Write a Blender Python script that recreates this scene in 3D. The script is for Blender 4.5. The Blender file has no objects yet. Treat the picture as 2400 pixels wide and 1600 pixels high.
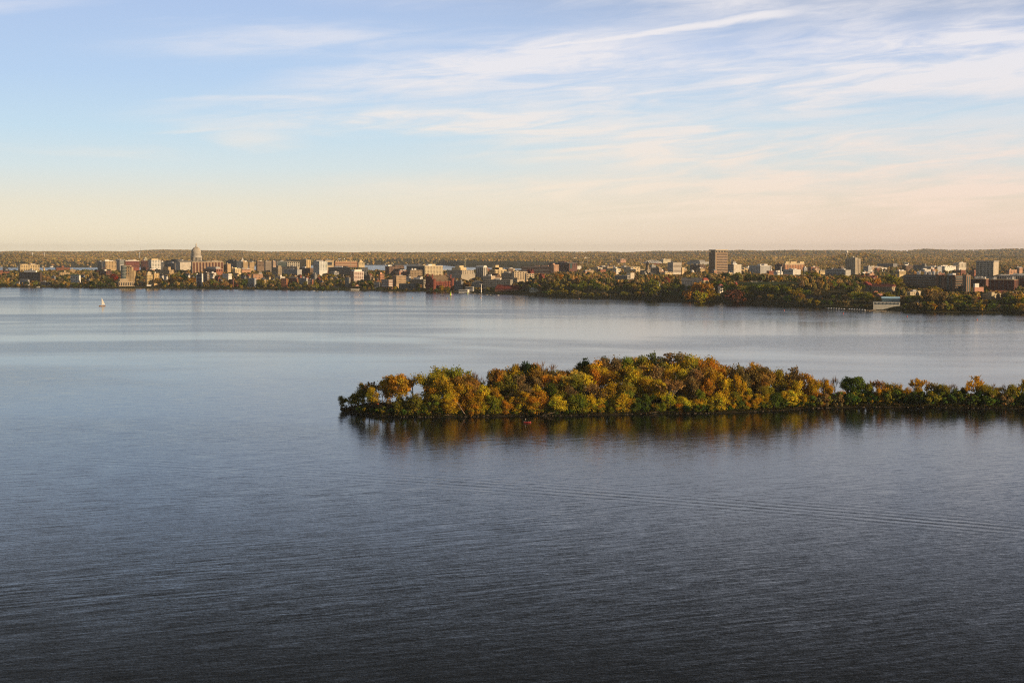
import bpy, math, random
import numpy as np
from mathutils import Vector, Matrix

S = bpy.context.scene
COL = S.collection
R = math.radians
sin, cos = math.sin, math.cos

# ---------------------------------------------------------------- camera
F, CX, CY, HY, CH = 3300.0, 1200.0, 800.0, 590.0, 88.0      # focal length and frame of the 2400 x 1600 photograph, eye height
PIT = math.atan((CY - HY) / F)
cd = bpy.data.cameras.new('camera')
cam = bpy.data.objects.new('camera', cd); COL.objects.link(cam)
cd.sensor_width = 36; cd.lens = 36 * F / 2400; cd.clip_start = 1; cd.clip_end = 80000
cam.location = (0, 0, CH); cam.rotation_euler = (math.pi / 2 - PIT, 0, 0)
S.camera = cam

# ---------------------------------------------------------------- sun, sky, exposure
SUN_AZ, SUN_EL = R(118), R(14)          # clockwise from the view direction
sund = Vector((sin(SUN_AZ) * cos(SUN_EL), cos(SUN_AZ) * cos(SUN_EL), sin(SUN_EL)))
ld = bpy.data.lights.new('sun', 'SUN'); ld.energy = 5.0; ld.angle = R(0.53); ld.color = (1, .72, .42)
sun = bpy.data.objects.new('sun', ld); COL.objects.link(sun)
sun.rotation_euler = (-sund).to_track_quat('-Z', 'Y').to_euler()
S.view_settings.view_transform = 'Standard'; S.view_settings.look = 'None'
S.view_settings.exposure = 0.0; S.view_settings.gamma = 1; S.view_settings.use_curve_mapping = False
S.cycles.max_bounces = 6; S.cycles.diffuse_bounces = 2; S.cycles.glossy_bounces = 3
S.cycles.transmission_bounces = 3; S.cycles.volume_bounces = 0; S.cycles.transparent_max_bounces = 4
S.cycles.use_denoising = False; S.cycles.filter_width = 1.15; S.cycles.sample_clamp_indirect = 4
S.cycles.caustics_reflective = False; S.cycles.caustics_refractive = False


class NT:
    """small helper to write node trees"""
    def __init__(s, nt): s.nt = nt; nt.nodes.clear()
    def n(s, t, **k):
        x = s.nt.nodes.new(t)
        for a, b in k.items(): setattr(x, a, b)
        return x
    def put(s, sock, v):
        if hasattr(v, 'links') or isinstance(v, bpy.types.NodeSocket): s.nt.links.new(v, sock)
        elif v is not None: sock.default_value = v
    def m(s, op, a, b=None, c=None, clamp=False):
        x = s.n('ShaderNodeMath', operation=op, use_clamp=clamp)
        for i, v in enumerate((a, b, c)): s.put(x.inputs[i], v)
        return x.outputs[0]
    def vm(s, op, a, b=None, sc=None):
        x = s.n('ShaderNodeVectorMath', operation=op)
        s.put(x.inputs[0], a); s.put(x.inputs[1], b)
        if sc is not None: s.put(x.inputs[3], sc)
        return x.outputs['Value' if op in ('LENGTH', 'DOT_PRODUCT') else 'Vector']
    def mr(s, v, a, b, c=0., d=1., sm=True):
        x = s.n('ShaderNodeMapRange', interpolation_type='SMOOTHSTEP' if sm else 'LINEAR')
        for i, q in enumerate((v, a, b, c, d)): s.put(x.inputs[i], q)
        return x.outputs[0]
    def noise(s, vec, sc=1., det=3., rough=.5, dist=0.):
        x = s.n('ShaderNodeTexNoise'); s.put(x.inputs['Vector'], vec)
        for k, v in (('Scale', sc), ('Detail', det), ('Roughness', rough), ('Distortion', dist)): x.inputs[k].default_value = v
        return x
    def mix(s, f, a, b, mode='MIX'):
        x = s.n('ShaderNodeMix', data_type='RGBA', blend_type=mode)
        s.put(x.inputs[0], f); s.put(x.inputs[6], a); s.put(x.inputs[7], b)
        return x.outputs[2]
    def ramp(s, f, stops, interp='LINEAR'):
        x = s.n('ShaderNodeValToRGB'); s.put(x.inputs[0], f); r = x.color_ramp; r.interpolation = interp
        while len(r.elements) < len(stops): r.elements.new(.5)
        for e, (p, c) in zip(r.elements, stops): e.position = p; e.color = (*c, 1)
        return x.outputs[0]
    def comb(s, x, y, z=0.):
        c = s.n('ShaderNodeCombineXYZ')
        for i, v in enumerate((x, y, z)): s.put(c.inputs[i], v)
        return c.outputs[0]
    def map(s, vec, loc=(0, 0, 0), rot=0., sc=(1, 1, 1), kind='TEXTURE'):
        x = s.n('ShaderNodeMapping', vector_type=kind); s.put(x.inputs[0], vec)
        x.inputs[1].default_value = loc; x.inputs[2].default_value = (0, 0, rot); x.inputs[3].default_value = sc
        return x.outputs[0]


W = bpy.data.worlds.new('World'); S.world = W; W.use_nodes = True
t = NT(W.node_tree)
sky = t.n('ShaderNodeTexSky', sky_type='NISHITA', sun_disc=False, sun_elevation=SUN_EL, sun_rotation=SUN_AZ,
          altitude=300, air_density=1.0, dust_density=1.2, ozone_density=1.6)
tc = t.n('ShaderNodeTexCoord')
sx = t.n('ShaderNodeSeparateXYZ'); t.put(sx.inputs[0], tc.outputs['Generated'])
az = t.m('ARCTAN2', sx.outputs[0], sx.outputs[1])
el = t.m('ARCSINE', t.m('MAXIMUM', sx.outputs[2], 0.0))
AE = t.comb(az, el)
# deep blue overhead, paling to a warm evening haze at the horizon, warmer towards the sun
low = t.ramp(t.m('MULTIPLY', el, 5.0), [(0., (1.06, .91, .66)), (.05, (.95, .83, .615)), (.165, (.85, .80, .655)), (.29, (.69, .79, .805)), (.42, (.57, .745, .87)), (.6, (.485, .655, .88)), (.86, (.43, .57, .83)), (1., (.33, .39, .49))])
lowr = t.ramp(t.m('MULTIPLY', el, 5.0), [(0., (.97, .73, .575)), (.06, (.88, .675, .53)), (.17, (.80, .69, .55)), (.3, (.68, .74, .74)), (.45, (.56, .72, .83)), (.7, (.46, .57, .80)), (1., (.31, .35, .44))])
low = t.mix(t.mr(az, -.22, .38), low, lowr)
hs = t.n('ShaderNodeHueSaturation'); hs.inputs['Saturation'].default_value = .2; t.put(hs.inputs['Color'], sky.outputs[0])
high = t.vm('SCALE', hs.outputs[0], sc=t.mr(el, .55, 1.1, .15, .42))
base = t.mix(t.mr(el, .17, .31), t.vm('SCALE', low, sc=10.), high)
# cirrus: streaky fields, each with its own place, tilt and extent in the sky (azimuth, elevation)
def px(x, y): return ((x - CX) / F, (HY - y) / F, 0)
nz = t.noise(t.map(AE, (0, 0, 0), R(3.5), (.26, .030, 1)), 1., 9., .6, .9)
nz2 = t.noise(t.map(AE, (3, 1, 0), R(5), (.06, .0085, 1)), 1., 5., .6, .8)
tex = t.m('ADD', t.m('MULTIPLY', nz.outputs[0], .58), t.m('MULTIPLY', nz2.outputs[0], .42))
warp = t.vm('SCALE', t.vm('SUBTRACT', nz.outputs[1], (.5, .5, .5)), sc=.035)
AW = t.vm('ADD', AE, warp)
blobs = [  # x, y, tilt, half width, half height (pixels of the photograph), strength
    (60, 25, 4, 270, 62, .8), (720, 108, 3, 460, 46, .7), (1150, 150, 8, 560, 66, 1.05), (1720, 200, 2, 1000, 115, 1.25),
    (1450, 14, -2, 850, 50, .7), (2150, 80, -4, 620, 110, .7), (1020, 292, -1, 660, 46, 1.35), (620, 335, -5, 130, 24, .6),
    (230, 364, -1, 240, 12, .45), (490, 308, 5, 130, 11, .4), (2050, 390, 1, 950, 110, 1.5), (1500, 345, 1, 520, 45, .9),
    (1900, 490, 0, 1200, 85, 1.1), (1150, 440, 0, 420, 40, .55), (640, 247, 1, 260, 10, .4), (480, 436, -1, 60, 7, .35), (2350, 200, 0, 600, 120, .5)]
dens = None
for x, y, ti, rx, ry, w in blobs:
    l = t.vm('LENGTH', t.map(AW, px(x, y), R(ti), (rx / F, ry / F, 1)))
    b = t.m('MULTIPLY', t.mr(l, 0.15, 1.25, 1., 0.), w)
    dens = b if dens is None else t.m('ADD', dens, b)
over = t.mr(el, .19, .45, 0., .05)                                   # thin veil continuing overhead
dens = t.m('ADD', dens, over)
cl = t.m('MULTIPLY', dens, t.mr(tex, .33, .68, .04, 1.), clamp=True)
gap = t.m('MULTIPLY', cl, .86)
# condensation trail
tr = t.m('SUBTRACT', t.m('SUBTRACT', el, .1397), t.m('MULTIPLY', az, .121))
tr = t.m('ABSOLUTE', t.m('ADD', tr, t.m('MULTIPLY', t.m('SUBTRACT', nz2.outputs[0], .5), .008)))
tw = t.mr(az, -.02, .24, .0022, .0052)
trail = t.m('MULTIPLY', t.mr(t.m('DIVIDE', tr, tw), .1, 1.2, 1., 0.), t.m('MULTIPLY', t.mr(az, -.02, .03), t.mr(az, .17, .24, 1., 0.)))
cf = t.m('MAXIMUM', gap, t.m('MULTIPLY', trail, .92))
ccol = t.mix(t.mr(el, .02, .14), t.mix(t.mr(az, -.1, .4), (9.5, 8.3, 6.6, 1), (9.7, 7.6, 6.25, 1)), (8.8, 8.5, 8.7, 1))
skyc = t.mix(cf, base, ccol)
bg = t.n('ShaderNodeBackground'); t.put(bg.inputs[0], skyc); bg.inputs[1].default_value = .1
wo = t.n('ShaderNodeOutputWorld'); t.put(wo.inputs[0], bg.outputs[0])
W.cycles.sampling_method = 'MANUAL'; W.cycles.sample_map_resolution = 512

# ---------------------------------------------------------------- picture <-> place
def ray(x, y):
    dx, dy = (x - CX) / F, (CY - y) / F
    return dx, cos(PIT) + dy * sin(PIT), dy * cos(PIT) - sin(PIT)
def on_plane(x, y, z=0.):
    a, b, c = ray(x, y); k = (z - CH) / c
    return Vector((a * k, b * k, z))
def at(x, y, D):
    a, b, c = ray(x, y); k = D / b
    return Vector((a * k, D, CH + c * k))
def wd(y): return on_plane(CX, y).y                                    # distance of a waterline row
def zt(y, D): return at(CX, y, D).z
def U(x): return (x - CX) / F
def itp(v, tab): return np.interp(v, [a for a, _ in tab], [b for _, b in tab])
def ss(a, b, v):
    k = np.clip((v - a) / (b - a), 0, 1); return k * k * (3 - 2 * k)

SHORE = [(-900, 660), (0, 672), (300, 676), (440, 676.5), (600, 678), (750, 680.5), (850, 681), (950, 682.5), (1060, 684), (1130, 688), (1250, 692.5),
         (1300, 695), (1400, 698), (1500, 701), (1600, 704), (1800, 714), (1930, 721), (2050, 725), (2120, 730), (2250, 731.5), (2400, 734), (3300, 752)]
SHORE_D = [(x, wd(y)) for x, y in SHORE]
MON_FAR = [(-900, 7300), (0, 7850), (180, 7900), (860, 9450), (1040, 9350), (1070, 8200), (1200, 7500), (1290, 7250), (1330, 6400)]
PROF = [(0, 15), (4000, 13), (6000, 17), (8000, 24), (12000, 44), (16000, 64), (20000, 80), (30000, 84)]
HORI = [(-900, 589), (0, 590), (60, 589.5), (250, 589), (390, 587), (600, 589), (850, 591), (1200, 590), (1500, 589.5), (1700, 588), (1780, 587),
        (2000, 587.5), (2110, 588), (2170, 585.5), (2260, 587), (2310, 586), (2400, 585.5), (3300, 586)]
_rw = [(random.Random(5 + i).uniform(-1, 1), random.Random(50 + i).uniform(.3, 1), random.Random(90 + i).uniform(0, 6)) for i in range(9)]
def G(p, D):
    """terrain height: p = bearing (as a column of the photograph), D = distance"""
    p = np.asarray(p, float); D = np.asarray(D, float)
    sd = itp(p, SHORE_D); tt = D - sd
    X = (p - CX) / F * D
    city = 1.2 + 1.6 * ss(0, 30, tt) + 13 * ss(60, 750, tt) + 9 * np.exp(-((p - 461) / 110) ** 2 - ((D - 4350) / 380) ** 2)
    city = city * (1 - .8 * ss(4800, 5500, D))
    camp = 1.0 + 4 * ss(0, 30, tt) + (17 - 8 * ss(1960, 2120, p)) * ss(8, 135, tt) + 11 * np.exp(-((p - 1800) / 190) ** 2 - ((D - 2560) / 210) ** 2) - 6 * ss(700, 1500, tt)
    k = ss(1130, 1330, p)
    near = city * (1 - k) + camp * k
    far = itp(D, PROF)
    rid = 88 + (590 - itp(p, HORI)) * 1.6 * 21000 / F - 18 + 7 * np.sin(p / 37.) * np.sin(p / 91. + 1) + 3 * np.sin(p / 17.)
    far = far * (1 - ss(13000, 21000, D)) + rid * ss(13000, 21000, D) - 30 * ss(24000, 30000, D)
    w = sum(a * np.sin(X / (420 + 300 * b) + c) * np.cos(D / (520 + 500 * b) + 2 * c) for a, b, c in _rw)
    far = far + w * np.interp(D, [4500, 9000, 16000, 22000], [.3, 2.2, 4.5, 2.5])
    far = far + 30 * np.exp(-((p - 35) / 75) ** 2 - ((D - 10300) / 900) ** 2) + 44 * np.exp(-((p - 2010) / 75) ** 2 - ((D - 8800) / 900) ** 2)
    far = far + 14 * np.exp(-((p - 890) / 60) ** 2 - ((D - 11500) / 900) ** 2)
    kf = ss(3900, 5600, D) * (k) + ss(5800, 7000, D) * (1 - k)
    h = near * (1 - kf) + far * kf
    mf = itp(p, MON_FAR); inside = (p < 1330)
    beyond = ss(0, 420, D - mf)
    h = np.where(inside & (D > 6000), np.where(D < mf, np.where(D < 6120, 2 - 5 * (D - 6000) / 120, -4), -1 + 3 * ss(0, 25, D - mf) + (far - 1) * beyond), h)
    h = np.where(tt < 0, np.maximum(-6, tt * .25), h)
    return h
def gz(X, Y): return float(G(CX + F * X / Y, Y))

# ---------------------------------------------------------------- materials
def mat(name):
    m = bpy.data.materials.new(name); m.use_nodes = True
    return m, NT(m.node_tree)
def finish(k, sh, disp=None):
    o = k.n('ShaderNodeOutputMaterial'); k.put(o.inputs[0], sh)
def pbr(k, col, rough=.8, spec=.3, metal=0., normal=None):
    p = k.n('ShaderNodeBsdfPrincipled')
    k.put(p.inputs['Base Color'], col); k.put(p.inputs['Roughness'], rough); k.put(p.inputs['Specular IOR Level'], spec)
    k.put(p.inputs['Metallic'], metal)
    if normal is not None: k.put(p.inputs['Normal'], normal)
    return p.outputs[0]
def painted(name, rough=.75, spec=.3, sc=.12, amt=.22, metal=0.):
    """colour of the object, mottled"""
    m, k = mat(name)
    oi = k.n('ShaderNodeObjectInfo'); g = k.n('ShaderNodeNewGeometry')
    n = k.noise(k.map(g.outputs['Position'], sc=(1, 1, 2.2), kind='POINT'), sc, 4, .6)
    v = k.mr(n.outputs[0], .25, .75, 1 - amt, 1 + amt, False)
    finish(k, pbr(k, k.vm('SCALE', oi.outputs['Color'], sc=v), rough, spec, metal))
    return m
M_WALL = painted('masonry', .85, .2)
M_ROOF = painted('roofing', .9, .15, .2, .3)
M_PAINT = painted('paint', .45, .4, .5, .12)
M_METAL = painted('metal', .4, .5, .8, .15, .3)
M_BARK = painted('bark', .95, .1, 1.2, .4)
M_STONE = painted('stone', .9, .2, .5, .4)
m, k = mat('glass'); oi = k.n('ShaderNodeObjectInfo')
finish(k, pbr(k, k.vm('SCALE', oi.outputs['Color'], sc=k.mr(oi.outputs['Random'], 0, 1, .55, 1.5, False)), .12, .5)); M_GLASS = m
def leafmat(name, own):
    m, k = mat(name)
    at_ = k.n('ShaderNodeAttribute', attribute_name='tint')
    if own: c = at_.outputs['Color']
    else:
        oi = k.n('ShaderNodeObjectInfo'); c = k.vm('MULTIPLY', at_.outputs['Color'], oi.outputs['Color'])
    d = k.n('ShaderNodeBsdfDiffuse'); k.put(d.inputs[0], c)
    tr = k.n('ShaderNodeBsdfTranslucent'); k.put(tr.inputs[0], c)
    mx = k.n('ShaderNodeMixShader'); mx.inputs[0].default_value = .4
    k.put(mx.inputs[1], d.outputs[0]); k.put(mx.inputs[2], tr.outputs[0])
    finish(k, mx.outputs[0]); return m
M_LEAF = leafmat('leaves', False); M_WOOD = leafmat('mixed foliage', True)
# ground
m, k = mat('grass and soil'); g = k.n('ShaderNodeNewGeometry')
n1 = k.noise(g.outputs['Position'], .012, 5, .6); n2 = k.noise(g.outputs['Position'], .16, 4, .6)
c = k.mix(k.mr(n1.outputs[0], .4, .6), (.055, .058, .022, 1), (.10, .082, .034, 1))
finish(k, pbr(k, k.mix(k.mr(n2.outputs[0], .35, .7), c, (.035, .04, .014, 1)), .95, .1)); M_GROUND = m
m, k = mat('bank earth'); g = k.n('ShaderNodeNewGeometry')
n1 = k.noise(g.outputs['Position'], .12, 5, .65); n2 = k.noise(g.outputs['Position'], .9, 4, .6)
c = k.mix(k.mr(n1.outputs[0], .42, .62), (.018, .021, .009, 1), (.04, .03, .018, 1))
finish(k, pbr(k, k.mix(k.mr(n2.outputs[0], .45, .7), c, (.03, .022, .012, 1)), .95, .1)); M_BANK = m
m, k = mat('asphalt'); g = k.n('ShaderNodeNewGeometry')
n2 = k.noise(g.outputs['Position'], .4, 4, .6)
finish(k, pbr(k, k.mix(n2.outputs[0], (.05, .05, .05, 1), (.10, .095, .09, 1)), .9, .2)); M_ROAD = m
m, k = mat('lawn'); g = k.n('ShaderNodeNewGeometry')
n2 = k.noise(g.outputs['Position'], .05, 4, .6)
finish(k, pbr(k, k.mix(n2.outputs[0], (.03, .06, .012, 1), (.06, .085, .02, 1)), .95, .1)); M_LAWN = m

# water: wind ripples, calmer slicks, and the train of waves a passing boat has left
m, k = mat('lake water'); g = k.n('ShaderNodeNewGeometry'); P = g.outputs['Position']
sp = k.n('ShaderNodeSeparateXYZ'); k.put(sp.inputs[0], P); PX, PY = sp.outputs[0], sp.outputs[1]
pa = k.noise(k.map(P, (0, 0, 0), R(-8), (760, 300, 1)), 1., 4., .55, .8)
pb = k.noise(k.map(P, (900, 40, 0), R(6), (260, 120, 1)), 1., 3., .55, .5)
pm = k.m('ADD', k.m('MULTIPLY', pa.outputs[0], .68), k.m('MULTIPLY', pb.outputs[0], .32))
breeze = k.mr(pm, .41, .59)
breeze = k.m('ADD', k.m('MULTIPLY', breeze, k.mr(PY, 820, 1300, .25, 1.)), k.mr(PY, 820, 1300, .42, 0.))
far_calm = k.mr(PY, 600, 1500, 1.15, .8)
amp = k.m('MULTIPLY', k.mr(breeze, 0, 1, .26, 1.1, False), far_calm)
def ripple(rot, sx_, sy_, seed, det=2.):
    n = k.noise(k.map(P, (seed, seed * .7, 0), rot, (sx_, sy_, 1)), 1., det, .5, .25)
    return k.m('SUBTRACT', n.outputs[0], .5)
gust = k.noise(k.map(P, (50, 9, 0), R(14), (120, 55, 1)), 1., 3.)
ga = k.mr(gust.outputs[0], .3, .7, .5, 1.)
r1 = k.m('MULTIPLY', ripple(R(24), 19., 1.75, 31, 1.), ga); r2 = ripple(R(9), 9.0, 1.0, 77, 1.); r3 = ripple(R(-22), 2.6, .8, 11)
fine = k.noise(P, 2.6, 2., .6); fv = k.vm('SUBTRACT', fine.outputs[1], (.5, .5, .5))
fsp = k.n('ShaderNodeSeparateXYZ'); k.put(fsp.inputs[0], fv)
gy = k.m('ADD', k.m('ADD', k.m('MULTIPLY', r1, .10), k.m('MULTIPLY', r2, .06)), k.m('ADD', k.m('MULTIPLY', r3, .075), k.m('MULTIPLY', fsp.outputs[1], .12)))
gx = k.m('ADD', k.m('MULTIPLY', fsp.outputs[0], .10), k.m('ADD', k.m('MULTIPLY', r3, .05), k.m('MULTIPLY', r1, -.06)))
gy = k.m('MULTIPLY', gy, amp); gx = k.m('MULTIPLY', gx, amp)
wk = [on_plane(x, y) for x, y in ((0, 1074), (1000, 1128), (1700, 1180), (2400, 1243))]
ca, cb, cc = np.polyfit([v.x for v in wk], [v.y for v in wk], 2)
u = k.m('SUBTRACT', PY, k.m('ADD', k.m('ADD', k.m('MULTIPLY', k.m('MULTIPLY', PX, PX), float(ca)), k.m('MULTIPLY', PX, float(cb))), float(cc)))
wob = k.noise(k.map(P, (0, 0, 0), 0, (60, 25, 1)), 1., 2.)
ph = k.m('ADD', k.m('MULTIPLY', u, 2 * math.pi / 6.6), k.m('MULTIPLY', wob.outputs[0], 2.2))
env = k.m('POWER', 2.718, k.m('MULTIPLY', -1., k.m('POWER', k.m('ABSOLUTE', k.m('DIVIDE', u, 13.)), 2.)))
env2 = k.m('MULTIPLY', k.m('POWER', 2.718, k.m('MULTIPLY', -1., k.m('POWER', k.m('ABSOLUTE', k.m('DIVIDE', u, 45.)), 2.))), .25)
gy = k.m('ADD', gy, k.m('MULTIPLY', k.m('SINE', ph), k.m('MULTIPLY', k.m('MULTIPLY', k.m('ADD', env, env2), k.mr(wob.outputs[0], .3, .7, .4, 1.15)), k.mr(PX, -160, 180, .006, .022))))
nrm = k.vm('NORMALIZE', k.comb(gx, gy, 1.))
p = k.n('ShaderNodeBsdfPrincipled')
p.inputs['Base Color'].default_value = (.004, .0065, .009, 1); p.inputs['IOR'].default_value = 1.33
k.put(p.inputs['Roughness'], k.m('ADD', k.mr(breeze, 0, 1, .09, .17, False), k.mr(PY, 1200, 2800, 0., .06))); k.put(p.inputs['Normal'], nrm)
finish(k, p.outputs[0]); M_WATER = m

# ---------------------------------------------------------------- mesh helpers
class MB:
    def __init__(s): s.v, s.f = [], []
    def add(s, v, f):
        o = len(s.v); s.v += [tuple(q) for q in v]; s.f += [tuple(i + o for i in q) for q in f]; return s
    def box(s, x0, x1, y0, y1, z0, z1):
        return s.add([(x0, y0, z0), (x1, y0, z0), (x1, y1, z0), (x0, y1, z0), (x0, y0, z1), (x1, y0, z1), (x1, y1, z1), (x0, y1, z1)],
                     [(3, 2, 1, 0), (4, 5, 6, 7), (0, 1, 5, 4), (1, 2, 6, 5), (2, 3, 7, 6), (3, 0, 4, 7)])
    def lathe(s, prof, n=16, c=(0, 0), cap=True):
        v, f = [], []
        for r, z in prof:
            for i in range(n):
                a = 2 * math.pi * i / n; v.append((c[0] + r * cos(a), c[1] + r * sin(a), z))
        for j in range(len(prof) - 1):
            for i in range(n): f.append((j * n + i, j * n + (i + 1) % n, (j + 1) * n + (i + 1) % n, (j + 1) * n + i))
        if cap: f.append(tuple(range(n - 1, -1, -1))); f.append(tuple((len(prof) - 1) * n + i for i in range(n)))
        return s.add(v, f)
    def tube(s, a, b, ra, rb, n=5):
        a, b = Vector(a), Vector(b); d = (b - a).normalized(); q = d.to_track_quat('Z', 'Y')
        v = [a + q @ Vector((ra * cos(6.2832 * i / n), ra * sin(6.2832 * i / n), 0)) for i in range(n)]
        v += [b + q @ Vector((rb * cos(6.2832 * i / n), rb * sin(6.2832 * i / n), 0)) for i in range(n)]
        return s.add(v, [(i, (i + 1) % n, n + (i + 1) % n, n + i) for i in range(n)] + [tuple(range(n - 1, -1, -1)), tuple(range(n, 2 * n))])
    def gable(s, x0, x1, y0, y1, z0, z1, hip=0., along='x'):
        if along == 'x':
            ym = (y0 + y1) / 2; v = [(x0, y0, z0), (x1, y0, z0), (x1, y1, z0), (x0, y1, z0), (x0 + hip, ym, z1), (x1 - hip, ym, z1)]
        else:
            xm = (x0 + x1) / 2; v = [(x1, y0, z0), (x1, y1, z0), (x0, y1, z0), (x0, y0, z0), (xm, y0 + hip, z1), (xm, y1 - hip, z1)]
        return s.add(v, [(3, 2, 1, 0), (0, 1, 5, 4), (2, 3, 4, 5), (1, 2, 5), (3, 0, 4)])
    def mesh(s, name):
        me = bpy.data.meshes.new(name); me.from_pydata(s.v, [], s.f); me.update(); return me
def obj(name, me, m=None, parent=None, col=None, loc=None, rot=None, sc=None, smooth=False):
    if isinstance(me, MB): me = me.mesh(name)
    o = bpy.data.objects.new(name, me); COL.objects.link(o)
    if m is not None and len(me.materials) == 0: me.materials.append(m)
    if parent is not None: o.parent = parent
    if col is not None: o.color = (*col, 1)
    if loc is not None: o.location = loc
    if rot is not None: o.rotation_euler = rot
    if sc is not None: o.scale = sc
    if smooth: me.polygons.foreach_set('use_smooth', [True] * len(me.polygons))
    return o
def tag(o, label=None, cat=None, group=None, kind=None):
    for a, b in (('label', label), ('category', cat), ('group', group), ('kind', kind)):
        if b: o[a] = b
    return o
def thing(name, label, cat, loc, rz=0., group=None):
    o = bpy.data.objects.new(name, None); COL.objects.link(o); o.empty_display_size = .5
    o.location = loc; o.rotation_euler = (0, 0, rz)
    return tag(o, label, cat, group)
def npmesh(name, v, loops, sizes, tint=None):
    me = bpy.data.meshes.new(name)
    me.vertices.add(len(v)); me.vertices.foreach_set('co', np.asarray(v, np.float32).ravel())
    me.loops.add(len(loops)); me.loops.foreach_set('vertex_index', np.asarray(loops, np.int32))
    me.polygons.add(len(sizes)); st = np.concatenate(([0], np.cumsum(sizes)[:-1]))
    me.polygons.foreach_set('loop_start', st.astype(np.int32))
    if tint is not None:
        a = me.attributes.new('tint', 'FLOAT_COLOR', 'POINT')
        a.data.foreach_set('color', np.concatenate([tint, np.ones((len(tint), 1))], 1).astype(np.float32).ravel())
    me.update(calc_edges=True); me.validate(); return me
BOX = {}
def unit(name, m):
    key = (name, m.name)
    if key not in BOX:
        BOX[key] = MB().box(-.5, .5, -.5, .5, -.5, .5).mesh(name); BOX[key].materials.append(m)
    return BOX[key]
def block(name, m, parent, c, size, col, **kw):
    return obj(name, unit(name, m), None, parent, col, c, None, size, **kw)

# ================================================================ the setting
cols = np.concatenate([np.arange(-900, 0, 40), np.arange(0, 2400, 8), np.arange(2400, 3301, 40)]).astype(float)
def terrain():
    rows = np.concatenate([[0], np.linspace(0, 1, 46)[1:] ** 1.6 * 700])
    far = np.geomspace(1, 30000 / 2700, 110)[1:]
    nv = len(rows) + len(far); V = np.zeros((len(cols), nv, 3))
    for i, p_ in enumerate(cols):
        sd = float(itp(p_, SHORE_D)); st = sd + 700
        D = np.concatenate([sd - 12 + rows, st + (30000 - st) * (far - 1) / (far[-1] - 1) * 1.0])
        D[len(rows):] = st * (30000 / st) ** (np.arange(1, len(far) + 1) / len(far))
        V[i, :, 0] = (p_ - CX) / F * D; V[i, :, 1] = D; V[i, :, 2] = G(np.full(nv, p_), D)
    idx = np.arange(len(cols) * nv).reshape(len(cols), nv)
    q = np.stack([idx[:-1, :-1], idx[1:, :-1], idx[1:, 1:], idx[:-1, 1:]], -1).reshape(-1, 4)
    me = npmesh('ground', V.reshape(-1, 3), q.ravel(), np.full(len(q), 4))
    tag(obj('ground', me, M_GROUND, smooth=True), kind='structure')
terrain()
tag(obj('lake_water', MB().add([(-30000, -400, 0), (30000, -400, 0), (30000, 31000, 0), (-30000, 31000, 0)], [(0, 1, 2, 3)]), M_WATER), kind='structure')

# peninsula
PEN = [(796, 958), (805, 964.5), (830, 968), (880, 974), (935, 976.5), (1060, 976.5), (1130, 975.5), (1200, 974.5), (1300, 974), (1400, 972), (1500, 969.5), (1640, 968.5),
       (1700, 966.5), (1760, 964.5), (1850, 960.5), (1900, 957), (1990, 954), (2060, 953), (2150, 954), (2300, 956), (2400, 957), (3000, 968)]
PW = [(796, 4), (830, 18), (870, 34), (1000, 46), (1180, 85), (1400, 105), (1700, 105), (1850, 72), (1960, 50), (2060, 46), (3000, 60)]
PH = [(796, .7), (830, 2.2), (870, 4.2), (1000, 5), (1180, 5.5), (1400, 6.5), (1700, 6.5), (1850, 4.5), (1960, 3.5), (2060, 3), (3000, 2.5)]
def PD(p_): return itp(p_, [(a, wd(b)) for a, b in PEN])
def PG(p_, tt):
    w = itp(p_, PW); h = itp(p_, PH); q = np.asarray(tt) / w
    return .35 + h * (.22 * ss(0., .05, q) + .78 * ss(.06, .55, q)) * ss(0, .25, 1 - q)
pc = np.concatenate([np.arange(788, 900, 3), np.arange(900, 3001, 12)]).astype(float)
tq = np.concatenate([[-.12, -.03], np.linspace(0, 1, 26), [1.04, 1.15]])
V = np.zeros((len(pc), len(tq), 3))
for i, p_ in enumerate(pc):
    w = float(itp(p_, PW)); d0 = float(PD(p_)) + 1.1 * sin(p_ * .047) + .8 * sin(p_ * .021); D = d0 + tq * w
    V[i, :, 0] = (p_ - CX) / F * D; V[i, :, 1] = D
    z = PG(p_, tq * w); z = np.where((tq < 0) | (tq > 1), -1.5 * np.minimum(np.abs(tq) if True else 0, 1) - .6, z)
    if p_ < 796: z = np.full_like(z, -.8)
    V[i, :, 2] = z
idx = np.arange(len(pc) * len(tq)).reshape(len(pc), len(tq))
q = np.stack([idx[:-1, :-1], idx[1:, :-1], idx[1:, 1:], idx[:-1, 1:]], -1).reshape(-1, 4)
tag(obj('peninsula_ground', npmesh('peninsula_ground', V.reshape(-1, 3), q.ravel(), np.full(len(q), 4)), M_BANK, smooth=True), kind='structure')
def pen(p_, tt):
    D = float(PD(p_)) + tt; return Vector(((p_ - CX) / F * D, D, float(PG(p_, tt))))
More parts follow.
